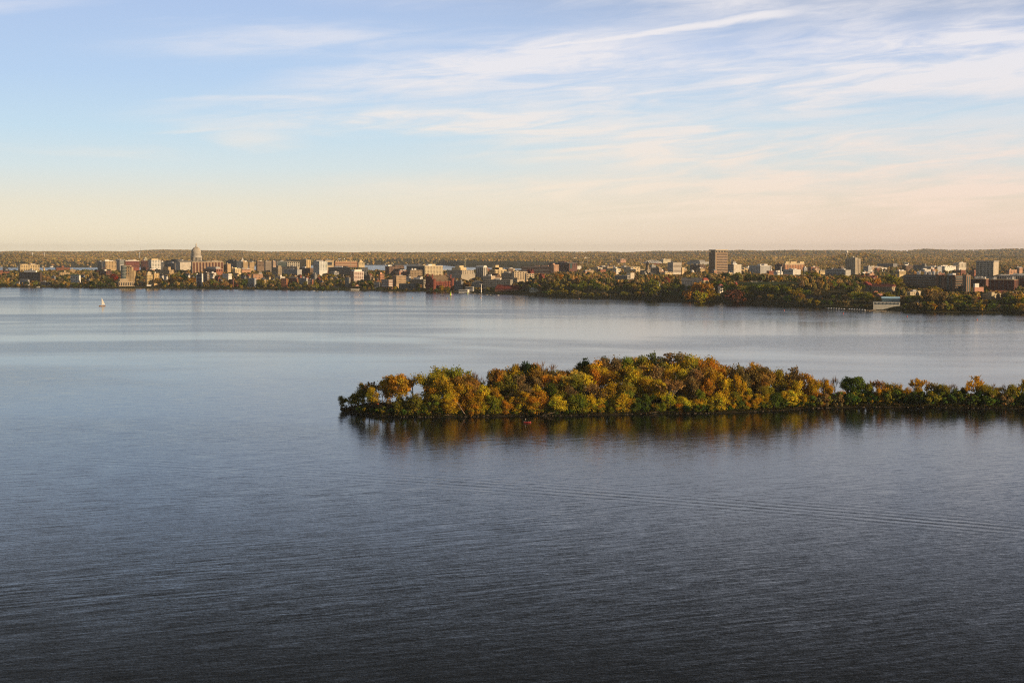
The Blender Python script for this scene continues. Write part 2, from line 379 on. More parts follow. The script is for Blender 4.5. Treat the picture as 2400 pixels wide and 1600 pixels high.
# ================================================================ trees: models
def unitv(n, rg):
    v = rg.normal(size=(n, 3)); return v / np.linalg.norm(v, axis=1, keepdims=True)
def leaves(pts, nrm, size, rg, tint, aspect=1.25):
    """one small quad at every point, facing nrm with some scatter"""
    n = len(pts); d = nrm + .6 * unitv(n, rg); d /= np.linalg.norm(d, axis=1, keepdims=True)
    a = np.cross(d, unitv(n, rg)); a /= np.linalg.norm(a, axis=1, keepdims=True) + 1e-9; b = np.cross(d, a)
    s = size * rg.uniform(.6, 1.35, (n, 1)); A = a * s * aspect * .5; B = b * s * .5
    V = np.stack([pts - A - B * .55, pts + A * .5 - B, pts + A * 1.1 + B * .3, pts - A * .3 + B], 1).reshape(-1, 3)
    return V, np.arange(4 * n), np.full(n, 4), np.repeat(tint, 4, 0)
def clumps(kind, rg):
    """clump centres and radii of a crown, total tree height 1"""
    C = []
    if kind == 'round': spec, k = ((.40, .40, .42), .56), 40
    elif kind == 'tall': spec, k = ((.29, .29, .47), .52), 36
    elif kind == 'wide': spec, k = ((.52, .52, .38), .60), 46
    elif kind == 'open': spec, k = ((.44, .44, .43), .54), 28
    elif kind == 'low': spec, k = ((.75, .75, .48), .45), 18
    elif kind == 'weep': spec, k = ((.38, .38, .48), .50), 34
    elif kind == 'cone': spec, k = ((.27, .27, .48), .50), 30
    (rx, ry, rz), zc = spec
    lean = rg.uniform(-.06, .06, 2)
    while len(C) < k:
        u_ = unitv(1, rg)[0] * rg.uniform(.35, 1) ** .5
        p_ = np.array([u_[0] * rx * .8, u_[1] * ry * .8, zc + u_[2] * rz * .8])
        if kind == 'cone': f_ = np.clip(1.1 - (p_[2] - .05) / .95, .08, 1); p_[:2] *= f_ * 1.25; r = .06 + .07 * f_
        else: r = rg.uniform(.2, .46) * min(rx, rz)
        if kind == 'open': p_ += rg.normal(size=3) * .05
        p_[:2] += lean * p_[2]; p_ += rg.normal(size=3) * .022
        C.append((p_, r))
    return C
def crown(kind, n, leaf, seed, H=14.):
    rg = np.random.default_rng(seed); C = clumps(kind, rg); w = np.array([r * r for _, r in C]); w /= w.sum()
    P_, N_, T_ = [], [], []
    for (c, r), f_ in zip(C, w):
        m_ = max(5, int(n * f_)); d = unitv(m_, rg); d[:, 2] = d[:, 2] * .85 + .12
        rad = r * rg.uniform(.55, 1.12, (m_, 1)); pt = c + d * rad * [1.1, 1.1, .85]
        if kind == 'weep': pt[:, 2] -= np.abs(rg.normal(size=m_)) * .08
        P_.append(pt); N_.append(d)
        ct = rg.uniform(.66, 1.3); hue = rg.uniform(-.22, .14) if rg.random() < .88 else rg.uniform(-.36, -.25)
        tn = np.clip(rg.normal(ct, .11, (m_, 1)), .35, 1.8) * np.array([[1 + hue, 1 - hue * .12, 1 - hue]])
        T_.append(tn)
    pts = np.concatenate(P_) * H; pts[:, 2] = np.maximum(pts[:, 2], .05 * H if kind != 'low' else .1)
    me = npmesh('crown', *leaves(pts, np.concatenate(N_), leaf, rg, np.concatenate(T_))); me.materials.append(M_LEAF); return me, C
def trunk(C, H=14., seed=0, thick=.022, top=.62, nl=7):
    rg = random.Random(seed); b = MB(); p0 = Vector((0, 0, -.6)); prev = p0; r = thick * H
    pts = [Vector((rg.uniform(-.02, .02) * H * i, rg.uniform(-.02, .02) * H * i, top * H * i / 4)) for i in range(1, 5)]
    for i, q_ in enumerate(pts):
        b.tube(prev, q_, r * (1 - .2 * i), r * (1 - .2 * (i + 1)), 6); prev = q_
    pick = rg.sample(range(len(C)), min(nl, len(C)))
    for j in pick:
        c = Vector([float(x) for x in C[j][0]]) * H; i = rg.randrange(1, 4); s = pts[i - 1]
        mid = s.lerp(c, .55) + Vector((0, 0, .03 * H)); b.tube(s, mid, r * .42, r * .25, 4); b.tube(mid, c, r * .25, r * .1, 4)
    me = b.mesh('trunk'); me.materials.append(M_BARK); return me
def bare(seed, H=14., leafy=0):
    """limbs dividing down to twigs: (trunk mesh, crown mesh of twigs and the leaves still on)"""
    rg = random.Random(seed); b = MB(); tw = []
    def grow(p_, d, L, r, lev):
        q_ = p_ + d * L + Vector((0, 0, .05 * L)); b.tube(p_, q_, r, r * .66, 5 if lev < 2 else 3)
        if lev >= 3:
            for _ in range(5): tw.append((q_.lerp(p_, rg.uniform(0, .8)), (d + Vector((rg.uniform(-.9, .9), rg.uniform(-.9, .9), rg.uniform(-.2, .9)))).normalized(), L * rg.uniform(.7, 1.5)))
            return
        for _ in range(3 if lev else 4):
            e = (d * .85 + Vector((rg.uniform(-.75, .75), rg.uniform(-.75, .75), rg.uniform(-.05, .5)))).normalized()
            grow(p_.lerp(q_, rg.uniform(.6, 1)), e, L * rg.uniform(.62, .82), r * .6, lev + 1)
    grow(Vector((0, 0, -.5)), Vector((rg.uniform(-.1, .1), rg.uniform(-.1, .1), 1)).normalized(), .36 * H, .024 * H, 0)
    tm = b.mesh('trunk'); tm.materials.append(M_BARK)
    V, L_, T = [], [], []
    g = np.random.default_rng(seed)
    for p_, d, L in tw:
        s = d.cross(Vector((rg.uniform(-1, 1), rg.uniform(-1, 1), .3))).normalized() * .11; o = len(V)
        V += [p_ - s, p_ + s, p_ + d * L]; T += [(.75, .62, .55)] * 3
    sizes = [3] * len(tw); V = np.array([tuple(v) for v in V]); loops = np.arange(len(V)); T = np.array(T)
    if leafy:
        ip = g.integers(0, len(tw), leafy); pts = np.array([tuple(tw[i][0] + tw[i][1] * tw[i][2] * rg.uniform(.2, 1)) for i in ip])
        v2, l2, s2, t2 = leaves(pts, unitv(leafy, g), .55, g, np.clip(g.normal(1.15, .25, (leafy, 1)), .5, 1.8) * np.ones((1, 3)))
        loops = np.concatenate([loops, l2 + len(V)]); V = np.concatenate([V, v2]); T = np.concatenate([T, t2]); sizes = sizes + list(s2)
    cm = npmesh('crown', V, loops, np.array(sizes), T); cm.materials.append(M_LEAF); return tm, cm
MODEL = {}
for kd, n in (('round', 4600), ('tall', 3900), ('wide', 5200), ('open', 3000), ('weep', 3700), ('cone', 2600)):
    MODEL[kd] = []
    for s_ in range(3):
        cm, C = crown(kd, n, .5, 11 * s_ + len(kd)); MODEL[kd].append((trunk(C, seed=s_, top=.5 if kd != 'tall' else .7), cm))
MODEL['low'] = []
for s_ in range(3):
    cm, C = crown('low', 620, .55, 71 + s_, 5.); MODEL['low'].append((trunk(C, 5., s_, .02, .4, 5), cm))
MODEL['bare'] = [bare(s_, leafy=0) for s_ in (3, 8, 21)]
def plume(seed, H=14., n=3600):
    """leaves hung on rising, dividing limbs: an open feathery crown"""
    rg = random.Random(seed); g_ = np.random.default_rng(seed); b = MB(); tips = []
    def grow(p_, d, L, r, lev):
        q_ = p_ + d * L + Vector((0, 0, .07 * L))
        if lev < 3: b.tube(p_, q_, r, r * .66, 5 if lev < 2 else 3)
        if lev >= 3: tips.append((p_, q_)); return
        if lev: tips.append((p_.lerp(q_, .4), q_))
        for _ in range(4 if lev == 0 else rg.choice([2, 3, 3, 4])):
            sp_ = .62 if lev else .5; e = (d * .9 + Vector((rg.uniform(-sp_, sp_), rg.uniform(-sp_, sp_), rg.uniform(-.08, .4)))).normalized()
            grow(p_.lerp(q_, rg.uniform(.35 if lev == 0 else .55, 1)), e, L * rg.uniform(.6, .9), r * .6, lev + 1)
    grow(Vector((0, 0, -.5)), Vector((rg.uniform(-.12, .12), rg.uniform(-.12, .12), 1)).normalized(), .30 * H, .022 * H, 0)
    for _ in range(9): z = rg.uniform(.1, .34) * H; a_ = rg.uniform(0, 6.28); L = rg.uniform(.08, .2) * H; tips.append((Vector((0, 0, z)), Vector((cos(a_) * L, sin(a_) * L, z + .05 * H))))
    tm = b.mesh('trunk'); tm.materials.append(M_BARK); m_ = n // len(tips); pts, nr, tn = [], [], []
    for p_, q_ in tips:
        f_ = g_.uniform(.1, 1.15, (m_, 1)); c = np.array(p_)[None] * (1 - f_) + np.array(q_)[None] * f_ + g_.normal(size=(m_, 3)) * [.62, .62, .5]; pts.append(c)
        u_ = g_.normal(size=(m_, 3)) + [0, 0, .5]; nr.append(u_ / np.linalg.norm(u_, axis=1, keepdims=True)); ct, hue = g_.uniform(.7, 1.25), g_.uniform(-.26, .14)
        tn.append(np.clip(g_.normal(ct, .12, (m_, 1)), .4, 1.7) * np.array([[1 + hue, 1 - hue * .12, 1 - hue]]))
    pts = np.concatenate(pts); pts[:, 2] = np.maximum(pts[:, 2], .35); k_ = H / np.percentile(pts[:, 2], 99.3); pts *= k_
    for v in tm.vertices: v.co *= k_
    cm = npmesh('crown', *leaves(pts, np.concatenate(nr), .5, g_, np.concatenate(tn))); cm.materials.append(M_LEAF); return tm, cm
MODEL['plume'] = [plume(s_) for s_ in (2, 9, 17, 26, 40)]
MODEL['thin'] = [bare(s_, leafy=950) for s_ in (5, 14, 33)]
for kd, n in (('round', 420), ('tall', 380), ('wide', 460), ('open', 330), ('cone', 330)):     # the same kinds for the far shore, bigger leaf tufts
    MODEL['far_' + kd] = []
    for s_ in range(3):
        cm, C = crown(kd, n, 1.25, 140 + 7 * s_ + len(kd)); MODEL['far_' + kd].append((trunk(C, seed=s_, nl=3, thick=.028), cm))
MODEL['far_low'] = []
for s_ in range(3):
    cm, C = crown('low', 200, 1.1, 171 + s_, 5.); MODEL['far_low'].append((trunk(C, 5., s_, .02, .4, 3), cm))
HT = {'low': 5., 'far_low': 5.}
TREES = []                                                               # (object, column, colour word, kind word, stand)
rt = random.Random(4)
def jig(c, a=.14):
    k_ = rt.uniform(1 - a, 1 + a); return tuple(max(.008, v * k_ * rt.uniform(.94, 1.06)) for v in c)
def plant(name, kd, loc, h, col, p_, cword, stand, w=1., lean=0., front=0):
    tm, cm = MODEL[kd][rt.randrange(len(MODEL[kd]))]
    H = HT.get(kd, 14.); s = h / H
    t_ = bpy.data.objects.new(name, None); COL.objects.link(t_)
    t_.location = loc; t_.rotation_euler = (0, lean, rt.uniform(0, 6.28) if not lean else 0); t_.scale = (s * w, s * w, s)
    obj('trunk', tm, None, t_, (.10, .075, .055) if kd not in ('bare', 'thin', 'plume') else (.20, .165, .135))
    obj('crown', cm, None, t_, jig(col))
    TREES.append([t_, p_, cword, kd.replace('far_', ''), stand, front]); return t_
GOLD, YEL, ORG, RUST, OLV, GRN, DGRN, LIME, TAN, RED, PALE, BRN = ((.58, .36, .024), (.68, .52, .035), (.60, .295, .028), (.37, .205, .04), (.31, .26, .03),
    (.115, .155, .022), (.034, .062, .014), (.26, .27, .025), (.36, .22, .085), (.33, .045, .022), (.55, .40, .08), (.29, .20, .075))
CW = {GOLD: 'golden', YEL: 'bright yellow', ORG: 'orange', RUST: 'rust brown', OLV: 'olive', GRN: 'green', DGRN: 'dark green', LIME: 'yellow-green', TAN: 'pinkish tan', RED: 'red', PALE: 'pale yellow', BRN: 'dull brown'}

# ================================================================ trees of the peninsula
TOP = [(790, 925), (830, 897), (855, 892), (900, 886), (935, 874), (990, 870), (1028, 862), (1060, 861), (1100, 868), (1140, 878), (1180, 862), (1230, 851), (1290, 848), (1330, 858), (1370, 843),
       (1450, 836), (1540, 833), (1580, 829), (1640, 834), (1700, 837), (1760, 847), (1800, 853), (1850, 864), (1890, 870), (1930, 884), (1960, 890), (2400, 915)]
def ptree(p_, tt, ytop, kd, col, w=1., lean=0., name=None, front=0):
    b = pen(p_, tt); h = max(2.2, zt(ytop, b.y) - b.z)
    nm = name or ('bare_tree' if kd in ('bare', 'thin') else 'shrub' if kd == 'low' else 'autumn_tree')
    if rt.random() < {'open': .75, 'round': .45, 'tall': .5, 'wide': .3}.get(kd, 0) and not (col in (DGRN, GRN) and kd == 'wide'): w = w * (.72 if kd == 'tall' else 1.05); kd = 'plume'
    return plant(nm, kd, b, h, col, p_, CW[col], 'pen', w, lean, front)
HERO = [  # column, metres behind the waterline, row of its top, shape, colour, width
    (800, 5, 928, 'open', OLV, 1.25), (836, 9, 913, 'open', OLV, .95), (863, 16, 890, 'thin', BRN, 1.25), (895, 18, 895, 'thin', GOLD, .7), (932, 16, 875, 'wide', ORG, .95),
    (968, 22, 870, 'bare', BRN, .9), (993, 26, 871, 'bare', BRN, .8), (1028, 26, 863, 'open', OLV, .95), (1066, 30, 861, 'open', LIME, .85), (1092, 22, 876, 'wide', RUST, .85), (1118, 36, 868, 'bare', BRN, .9),
    (928, 3, 941, 'open', OLV, .9), (958, 4, 944, 'round', OLV, .9), (1051, 4, 922, 'tall', YEL, 1.2), (1133, 5, 896, 'tall', YEL, .85), (1157, 12, 908, 'tall', GOLD, .8), (1228, 4, 912, 'tall', GOLD, 1.15),
    (1010, 14, 905, 'open', GOLD, .9), (1075, 12, 902, 'open', GOLD, .9), (1185, 20, 880, 'open', OLV, .9), (1205, 48, 858, 'open', GOLD, .9), (1240, 55, 849, 'round', DGRN, .8), (1168, 45, 862, 'wide', RUST, .8),
    (1262, 34, 868, 'open', RUST, .9), (1285, 60, 843, 'bare', TAN, 1.), (1262, 60, 855, 'thin', BRN, .9), (1310, 52, 862, 'open', RUST, .8), (1322, 30, 876, 'wide', PALE, .95), (1352, 34, 861, 'round', PALE, .85), (1375, 60, 835, 'round', DGRN, .75),
    (1290, 12, 898, 'round', GRN, .9), (1288, 3, 949, 'tall', GOLD, 1.1), (1398, 50, 840, 'round', GOLD, .85), (1418, 70, 836, 'round', DGRN, .65), (1440, 60, 838, 'open', BRN, .8), (1465, 64, 837, 'round', LIME, .85), (1505, 64, 834, 'round', OLV, .75),
    (1528, 80, 829, 'thin', GRN, .8), (1572, 62, 827, 'open', BRN, 1.), (1603, 70, 832, 'open', GOLD, .75), (1620, 52, 832, 'round', OLV, .8), (1655, 75, 836, 'thin', BRN, .9), (1675, 42, 848, 'round', ORG, .9), (1463, 26, 876, 'cone', TAN, 1.15),
    (1436, 4, 929, 'tall', YEL, 1.2), (1480, 4, 928, 'tall', GOLD, 1.3), (1541, 3, 946, 'tall', YEL, 1.1), (1645, 5, 907, 'tall', LIME, .85), (1362, 5, 925, 'low', GRN, .9), (1372, 14, 919, 'low', RED, .9), (1325, 4, 938, 'tall', LIME, 1.),
    (1350, 3, 945, 'tall', YEL, .9), (1655, 3, 934, 'tall', YEL, .9), (1690, 18, 872, 'round', GOLD, .9), (1733, 9, 880, 'tall', GOLD, .95), (1740, 26, 858, 'open', BRN, .9), (1783, 24, 854, 'wide', RUST, .8), (1711, 4, 929, 'round', GRN, .8),
    (1747, 4, 926, 'tall', GOLD, 1.), (1783, 5, 923, 'open', GOLD, .9), (1825, 26, 866, 'open', OLV, .85), (1843, 5, 914, 'wide', GOLD, .85), (1820, 3, 935, 'low', LIME, .9), (1862, 24, 862, 'thin', BRN, .9), (1895, 18, 867, 'open', ORG, .85),
    (1910, 10, 890, 'open', GOLD, .85), (1933, 20, 882, 'bare', BRN, .8), (1930, 4, 923, 'tall', YEL, .9), (1960, 16, 874, 'bare', BRN, .55), (2003, 12, 879, 'wide', GRN, .98), (1978, 6, 916, 'open', ORG, .9), (2018, 5, 920, 'round', GRN, .9),
    (2060, 10, 884, 'thin', TAN, .95), (2066, 6, 908, 'round', GOLD, .95), (2045, 4, 925, 'tall', GOLD, 1.), (2094, 10, 907, 'thin', GOLD, .9), (2130, 12, 913, 'low', RED, 1.1), (2184, 12, 917, 'low', RED, .7), (2128, 6, 908, 'open', GOLD, .8),
    (2150, 14, 882, 'thin', GOLD, .8), (2168, 14, 884, 'thin', GOLD, .85), (2158, 8, 905, 'open', GOLD, .9), (2212, 10, 900, 'open', OLV, .8), (2240, 12, 891, 'bare', BRN, .75), (2196, 14, 893, 'bare', BRN, .7), (2262, 14, 903, 'thin', BRN, .8),
    (2292, 14, 882, 'thin', GOLD, .85), (2300, 12, 893, 'open', GOLD, .8), (2330, 14, 896, 'bare', BRN, .8), (2362, 14, 897, 'bare', BRN, .8), (2390, 12, 898, 'thin', GOLD, .85), (2416, 12, 890, 'open', GOLD, .8), (2106, 14, 895, 'bare', BRN, .7), (850, 12, 899, 'open', OLV, .9), (876, 10, 900, 'open', GOLD, .8), (908, 20, 884, 'open', GOLD, .8), (822, 7, 921, 'open', OLV, 1.1), (950, 26, 882, 'thin', GOLD, .9), (1008, 20, 874, 'open', OLV, .9), (1045, 12, 884, 'round', GOLD, .8),
    (2080, 12, 897, 'open', OLV, .9), (2112, 10, 902, 'open', GOLD, .8), (2190, 12, 898, 'thin', OLV, .9), (2226, 8, 905, 'open', OLV, .9), (2275, 10, 900, 'thin', GOLD, .9), (2316, 10, 901, 'open', OLV, .9), (2346, 10, 904, 'open', GOLD, .9), (2378, 8, 902, 'open', OLV, 1.), (2400, 12, 900, 'thin', OLV, .9), (2040, 9, 899, 'open', OLV, .9), (2240, 6, 911, 'open', GRN, 1.), (2140, 5, 914, 'open', GRN, 1.), (2330, 6, 912, 'open', OLV, 1.1), (2085, 5, 913, 'open', GRN, 1.), (1945, 10, 898, 'open', GOLD, .8), (2030, 14, 893, 'thin', GOLD, .9)]
for h_ in HERO: ptree(*h_, front=1)
lt = ptree(1572, 3, 878, 'thin', TAN, 1.15, .16, front=1)
def pal(p_, back):
    if p_ < 1120: return grp([OLV, LIME, GOLD, GOLD, BRN], p_, back)
    if p_ < 1330: return grp([OLV, GOLD, YEL, GOLD, ORG, ORG, BRN], p_, back)
    if p_ < 1640: return grp([OLV, GOLD, YEL, BRN, TAN, ORG, GOLD], p_, back)
    if p_ < 1900: return grp([OLV, GOLD, YEL, ORG, RUST, ORG, GOLD], p_, back)
    return grp([GOLD, OLV, BRN, GRN], p_, back)
_rc = rt.choice
def grp(L_, p_, q_):
    return _rc(L_) if rt.random() < .4 else L_[int((sin(p_ / 26. + q_ * 1.7) + 1) / 2 * (len(L_) - .01))]
for row, (f0, f1, dh, step) in enumerate(((.66, .80, 0, 25), (.42, .60, 9, 27), (.20, .36, 24, 29), (.06, .16, 48, 33))):
    x = 1040 + 9 * row
    while x < 1935:
        p_ = x + rt.uniform(-6, 6); w_ = float(itp(p_, PW)); tt = rt.uniform(f0, f1) * w_
        if not (row == 3 and rt.random() < .25):
            kd = rt.choice(['open', 'round', 'thin', 'open', 'bare'] if row == 0 else ['open', 'round', 'tall', 'open', 'thin'] if row < 3 else ['tall', 'open', 'round'])
            ptree(p_, tt, float(itp(p_, TOP)) + dh + rt.uniform(1, 14), kd, pal(p_, row), rt.uniform(.8, 1.1))
        x += step * rt.uniform(.8, 1.25)
x = 940
while x < 1960:                                                           # bushy trees that close the edge down to the water
    p_ = x + rt.uniform(-4, 4); b = pen(p_, rt.uniform(1., 5.)); kd = rt.choice(['plume', 'open', 'tall', 'plume', 'weep', 'plume']); hh = rt.uniform(4.5, 12.5)
    c_ = grp([GRN, LIME, YEL, GOLD, GOLD, YEL, LIME, GOLD, OLV, ORG] if p_ > 1000 else [GRN, OLV, OLV, LIME], p_, 2)
    plant('autumn_tree', kd, b + Vector((0, 0, -.7)), hh, c_, p_, CW[c_], 'pen', rt.uniform(.95, 1.25), 0, 1); x += rt.uniform(11, 18)
x = 838
while x < 2420:                                                           # shrubs down the bank
    p_ = x + rt.uniform(-4, 4); w_ = float(itp(p_, PW))
    hh = rt.uniform(2.2, 4.6) if p_ < 1900 else rt.uniform(5.5, 8.6)
    b = pen(p_, rt.uniform(.6, 3.5) if p_ < 2050 else rt.uniform(2, 12))
    c_ = rt.choice([GRN, DGRN, GRN, OLV, OLV, GRN] if p_ < 1900 else [GRN, OLV, DGRN, BRN, GRN])
    plant('shrub', 'low', b, hh, c_, p_, CW[c_], 'bank', rt.uniform(.8, 1.1)); x += rt.uniform(11, 19) if p_ < 2050 else rt.uniform(8, 12)
for i in range(46):                                                       # a second storey of shrubs under the trees
    p_ = rt.uniform(860, 2420); w_ = float(itp(p_, PW)); b = pen(p_, w_ * rt.uniform(.12, .6)); c_ = rt.choice([GRN, OLV, DGRN, BRN, OLV])
    plant('shrub', 'low', b, rt.uniform(2.4, 4.6), c_, p_, CW[c_], 'under', rt.uniform(.9, 1.2))
# low growth that covers the bank
def cover(name, n, pos, leaf, cols_, seed):
    g = np.random.default_rng(seed); pts, tn = [], []
    r_ = random.Random(seed)
    for _ in range(n):
        v, rad, hh = pos(r_); m_ = 9; c_ = r_.choice(cols_); k_ = r_.uniform(.6, 1.3)
        for _ in range(m_): pts.append((v.x + r_.gauss(0, rad), v.y + r_.gauss(0, rad), v.z + r_.uniform(0, hh))); tn.append([q_ * k_ * r_.uniform(.7, 1.3) for q_ in c_])
    me = npmesh(name, *leaves(np.array(pts), np.array([[0, -.3, 1.]] * len(pts)), leaf, g, np.array(tn)))
    return obj(name, me, M_WOOD)
def penpos(r_):
    p_ = 800 + 1620 * r_.random(); w_ = float(itp(p_, PW)); v = pen(p_, w_ * r_.random() ** 2.2 * .95 - .6); return v, .8, 1.3
tag(cover('undergrowth', 3600, penpos, .55, [(.045, .055, .014), (.03, .045, .012), (.085, .06, .02), (.12, .08, .025), (.04, .05, .014)], 3), 'low green and brown undergrowth covering the bank of the wooded peninsula', kind='stuff')
# rubble at the waterline, drift logs
b = MB(); r_ = random.Random(8)
for _ in range(230):
    p_ = r_.uniform(797, 2400); v = pen(p_, r_.uniform(-1.2, .6)); s = r_.uniform(.2, .6) * (1.5 if p_ < 830 else 1)
    q_ = [(v.x + s * cos(a) * r_.uniform(.7, 1.2), v.y + s * sin(a) * r_.uniform(.6, 1), z) for z in (-.3, .25 * s + .25) for a in (0.3, 1.5, 2.7, 3.9, 5.2)]
    b.add(q_, [(i, (i + 1) % 5, 5 + (i + 1) % 5, 5 + i) for i in range(5)] + [(5, 6, 7, 8, 9)])
tag(obj('shore_rubble', b, M_STONE, None, (.15, .12, .09)), 'pale broken stones scattered along the waterline of the peninsula', kind='stuff')
for (p_, dx, dz, L, lab) in ((1270, 7, 1.6, .2, 'pale bare log reaching from the bank out over the water near a golden bush'), (1068, -6, .7, .18, 'weathered log lying at the waterline below the bright yellow tree'),
                            (1125, 5, .5, .16, 'grey log lying at the waterline under the tall yellow tree'), (1092, -5, 7.5, .2, 'fallen pale trunk leaning up the bank beside the bright yellow tree'), (1515, 7, .9, .15, 'long pale log along the waterline beside the leaning trunk tree')):
    v = pen(p_, .5); lg = MB(); lg.tube((0, 0, -.2), (dx, -1., dz), L * 1.4, L * .7, 6); lg.tube((dx * .6, -.6, dz * .6), (dx * .75, -1.8, dz * .9 + .6), L * .6, L * .3, 4)
    tag(obj('fallen_log', lg, M_BARK, None, (.36, .27, .19), v), lab, 'log')
# ================================================================ buildings
FOOT = []                                                               # footprints, to keep the woods out
LAND = []                                                               # (column, distance, phrase) landmarks for the labels of trees
CRM, TANC, BRNC, BRK, DBRK, GRY, LGRY, WHT, DGL, CON, PNK, DGRY, STN = ((.66, .51, .29), (.50, .36, .20), (.15, .10, .07), (.30, .12, .07), (.15, .065, .05), (.22, .215, .21), (.38, .37, .36), (.78, .73, .65),
    (.035, .045, .06), (.42, .37, .30), (.52, .30, .19), (.10, .10, .105), (.40, .34, .26))
GLS, GLB, GLT = (.018, .022, .028), (.05, .09, .13), (.05, .085, .085)
MAROON, REDR, GRNR, TARR = (.13, .035, .03), (.26, .075, .045), (.12, .20, .15), (.09, .085, .08)
def face(root, side, L, M, zt_, h, spec, wc):
    k = spec[0]; ln = L if side == 'L' else M; off = -M / 2 if side == 'L' else L / 2
    def put(name, m, u_, w_, z, hh, c_, dep=.3):
        if side == 'L': block(name, m, root, (u_, off, z), (w_, dep, hh), c_)
        else: block(name, m, root, (off, u_, z), (dep, w_, hh), c_)
    fh = 3.7
    if k == 'g':                                                        # grid of single windows
        _, rows, n = spec[:3]; wf = spec[3] if len(spec) > 3 else .55; fh = spec[4] if len(spec) > 4 else fh
        rows = min(rows, int((h - 1) / fh))
        for i in range(rows):
            for j in range(n): put('window', M_GLASS, -ln / 2 + ln * (j + .5) / n, ln / n * wf, zt_ - 2.4 - i * fh, fh * .52, wc)
    elif k == 'b':                                                      # ribbon windows
        _, rows = spec[:2]; hf = spec[2] if len(spec) > 2 else .46; fh = spec[3] if len(spec) > 3 else fh
        for i in range(min(rows, int((h - 1) / fh))): put('window_band', M_GLASS, 0, ln * .93, zt_ - 2.3 - i * fh, fh * hf, wc)
    elif k == 'v':                                                      # tall slots
        _, n = spec[:2]; wf = spec[2] if len(spec) > 2 else .4
        for j in range(n): put('window_strip', M_GLASS, -ln / 2 + ln * (j + .5) / n, ln / n * wf, zt_ - 1.6 - (h - 3) / 2, h - 3, wc)
    elif k == 'p':                                                      # brick panels between stone piers
        _, n, pc_ = spec[:3]; wf = spec[3] if len(spec) > 3 else .55
        for j in range(n): put('brick_panel', M_WALL, -ln / 2 + ln * (j + .5) / n, ln / n * wf, zt_ - 2.2 - (h - 4) / 2, h - 4, pc_); 
        for j in range(n): put('window_strip', M_GLASS, -ln / 2 + ln * (j + .5) / n, ln / n * .2, zt_ - 3.2 - (h - 6) / 2, h - 6, GLS, .42)
    elif k == 'c':                                                      # curtain wall with floor lines
        put('curtain_wall', M_GLASS, 0, ln * .94, zt_ - h / 2 - .4, h - 1.4, wc)
        for i in range(int(h / fh)): put('floor_band', M_WALL, 0, ln * .945, zt_ - 1.2 - i * fh, .7, spec[1], .5)
def frame(x0, xc, x1, yt, D, th):
    th = R(th); u0, uc, u1 = U(x0), U(xc), U(x1); Xc = uc * D
    L = (Xc - u0 * D) / (cos(th) + u0 * sin(th)); M = (u1 * D - Xc) / max(.08, sin(th) - u1 * cos(th))
    L, M = max(L, 2.), max(M, 2.)
    cx, cy = Xc - L / 2 * cos(th) + M / 2 * sin(th), D + L / 2 * sin(th) + M / 2 * cos(th)
    return L, M, cx, cy, -th
RND = random.Random(77)
def bld(name, label, x0, xc, x1, yt, D, col, th=40, Lw=None, Rw=None, cat='building', wc=GLS, roof=None, rc=None, units=2, sill=None, uc=None, rh=None, land=None):
    L, M, cx, cy, rz = frame(x0, xc, x1, yt, D, th)
    zb = min(gz(cx, cy), gz(U(xc) * D, D)) ; zt_ = zt(yt, D); zb = min(zb, zt_ - 3)
    if sill is not None: zb = zt(sill, D)
    h = zt_ - zb
    root = thing(name, label, cat, (cx, cy, zb), rz); FOOT.append((cx, cy, L / 2, M / 2, -rz))
    if land: LAND.append(((x0 + x1) / 2, D, land))
    rcol = rc or TARR
    if roof in ('gable', 'gabley', 'hip'):
        r_ = rh or min(L, M) * .42; hw = h - r_
        obj('wall', MB().box(-L / 2, L / 2, -M / 2, M / 2, -4, hw), M_WALL, root, col)
        al = 'y' if (roof == 'gabley' or (roof == 'hip' and M > L)) else 'x'; e = .5
        if roof != 'hip':                                               # gable ends belong to the wall
            b = MB(); (b.gable(-L / 2 + .1, L / 2 - .1, -M / 2, M / 2, hw - .02, h - .25) if al == 'x' else b.gable(-L / 2, L / 2, -M / 2 + .1, M / 2 - .1, hw - .02, h - .25, 0, 'y')); obj('gable_wall', b, M_WALL, root, col)
        rb = MB(); hp = min(L, M) * .45 if roof == 'hip' else 0
        if al == 'x': rb.gable(-L / 2 - e, L / 2 + e, -M / 2 - e, M / 2 + e, hw + .02, h + .15, hp)
        else: rb.gable(-L / 2 - e, L / 2 + e, -M / 2 - e, M / 2 + e, hw + .02, h + .15, hp, 'y')
        ro = obj('roof', rb, M_ROOF, root, rcol)
        for i in range(units): block('chimney', M_WALL, ro, (L * RND.uniform(-.35, .35), M * RND.uniform(-.1, .3), h - r_ * .25), (1.1, 1.1, r_ * .9 + 1.5), BRNC if col != WHT else STN)
        wz, wh = hw, hw
    else:
        obj('wall', MB().box(-L / 2, L / 2, -M / 2, M / 2, -4, h), M_WALL, root, col)
        b = MB(); p_ = .35; b.box(-L / 2 - .15, L / 2 + .15, -M / 2 - .15, M / 2 + .15, h, h + .35)
        ro = obj('roof', b, M_ROOF, root, rc or tuple(min(.7, c * .8 + .06) for c in col))
        for i in range(units):
            uw, ud, uh = RND.uniform(.12, .34) * L, RND.uniform(.15, .4) * M, RND.uniform(1.8, 4.2)
            block('rooftop_unit', M_METAL if i % 2 else M_WALL, ro, (RND.uniform(-.3, .3) * L, RND.uniform(-.3, .3) * M, h + uh / 2 + .3), (uw, ud, uh), uc or RND.choice([LGRY, GRY, col, WHT]))
        wz, wh = h, h
    if Lw: face(root, 'L', L, M, wz, wh, Lw, wc)
    if Rw: face(root, 'R', L, M, wz, wh, Rw, wc)
    return root, L, M, h
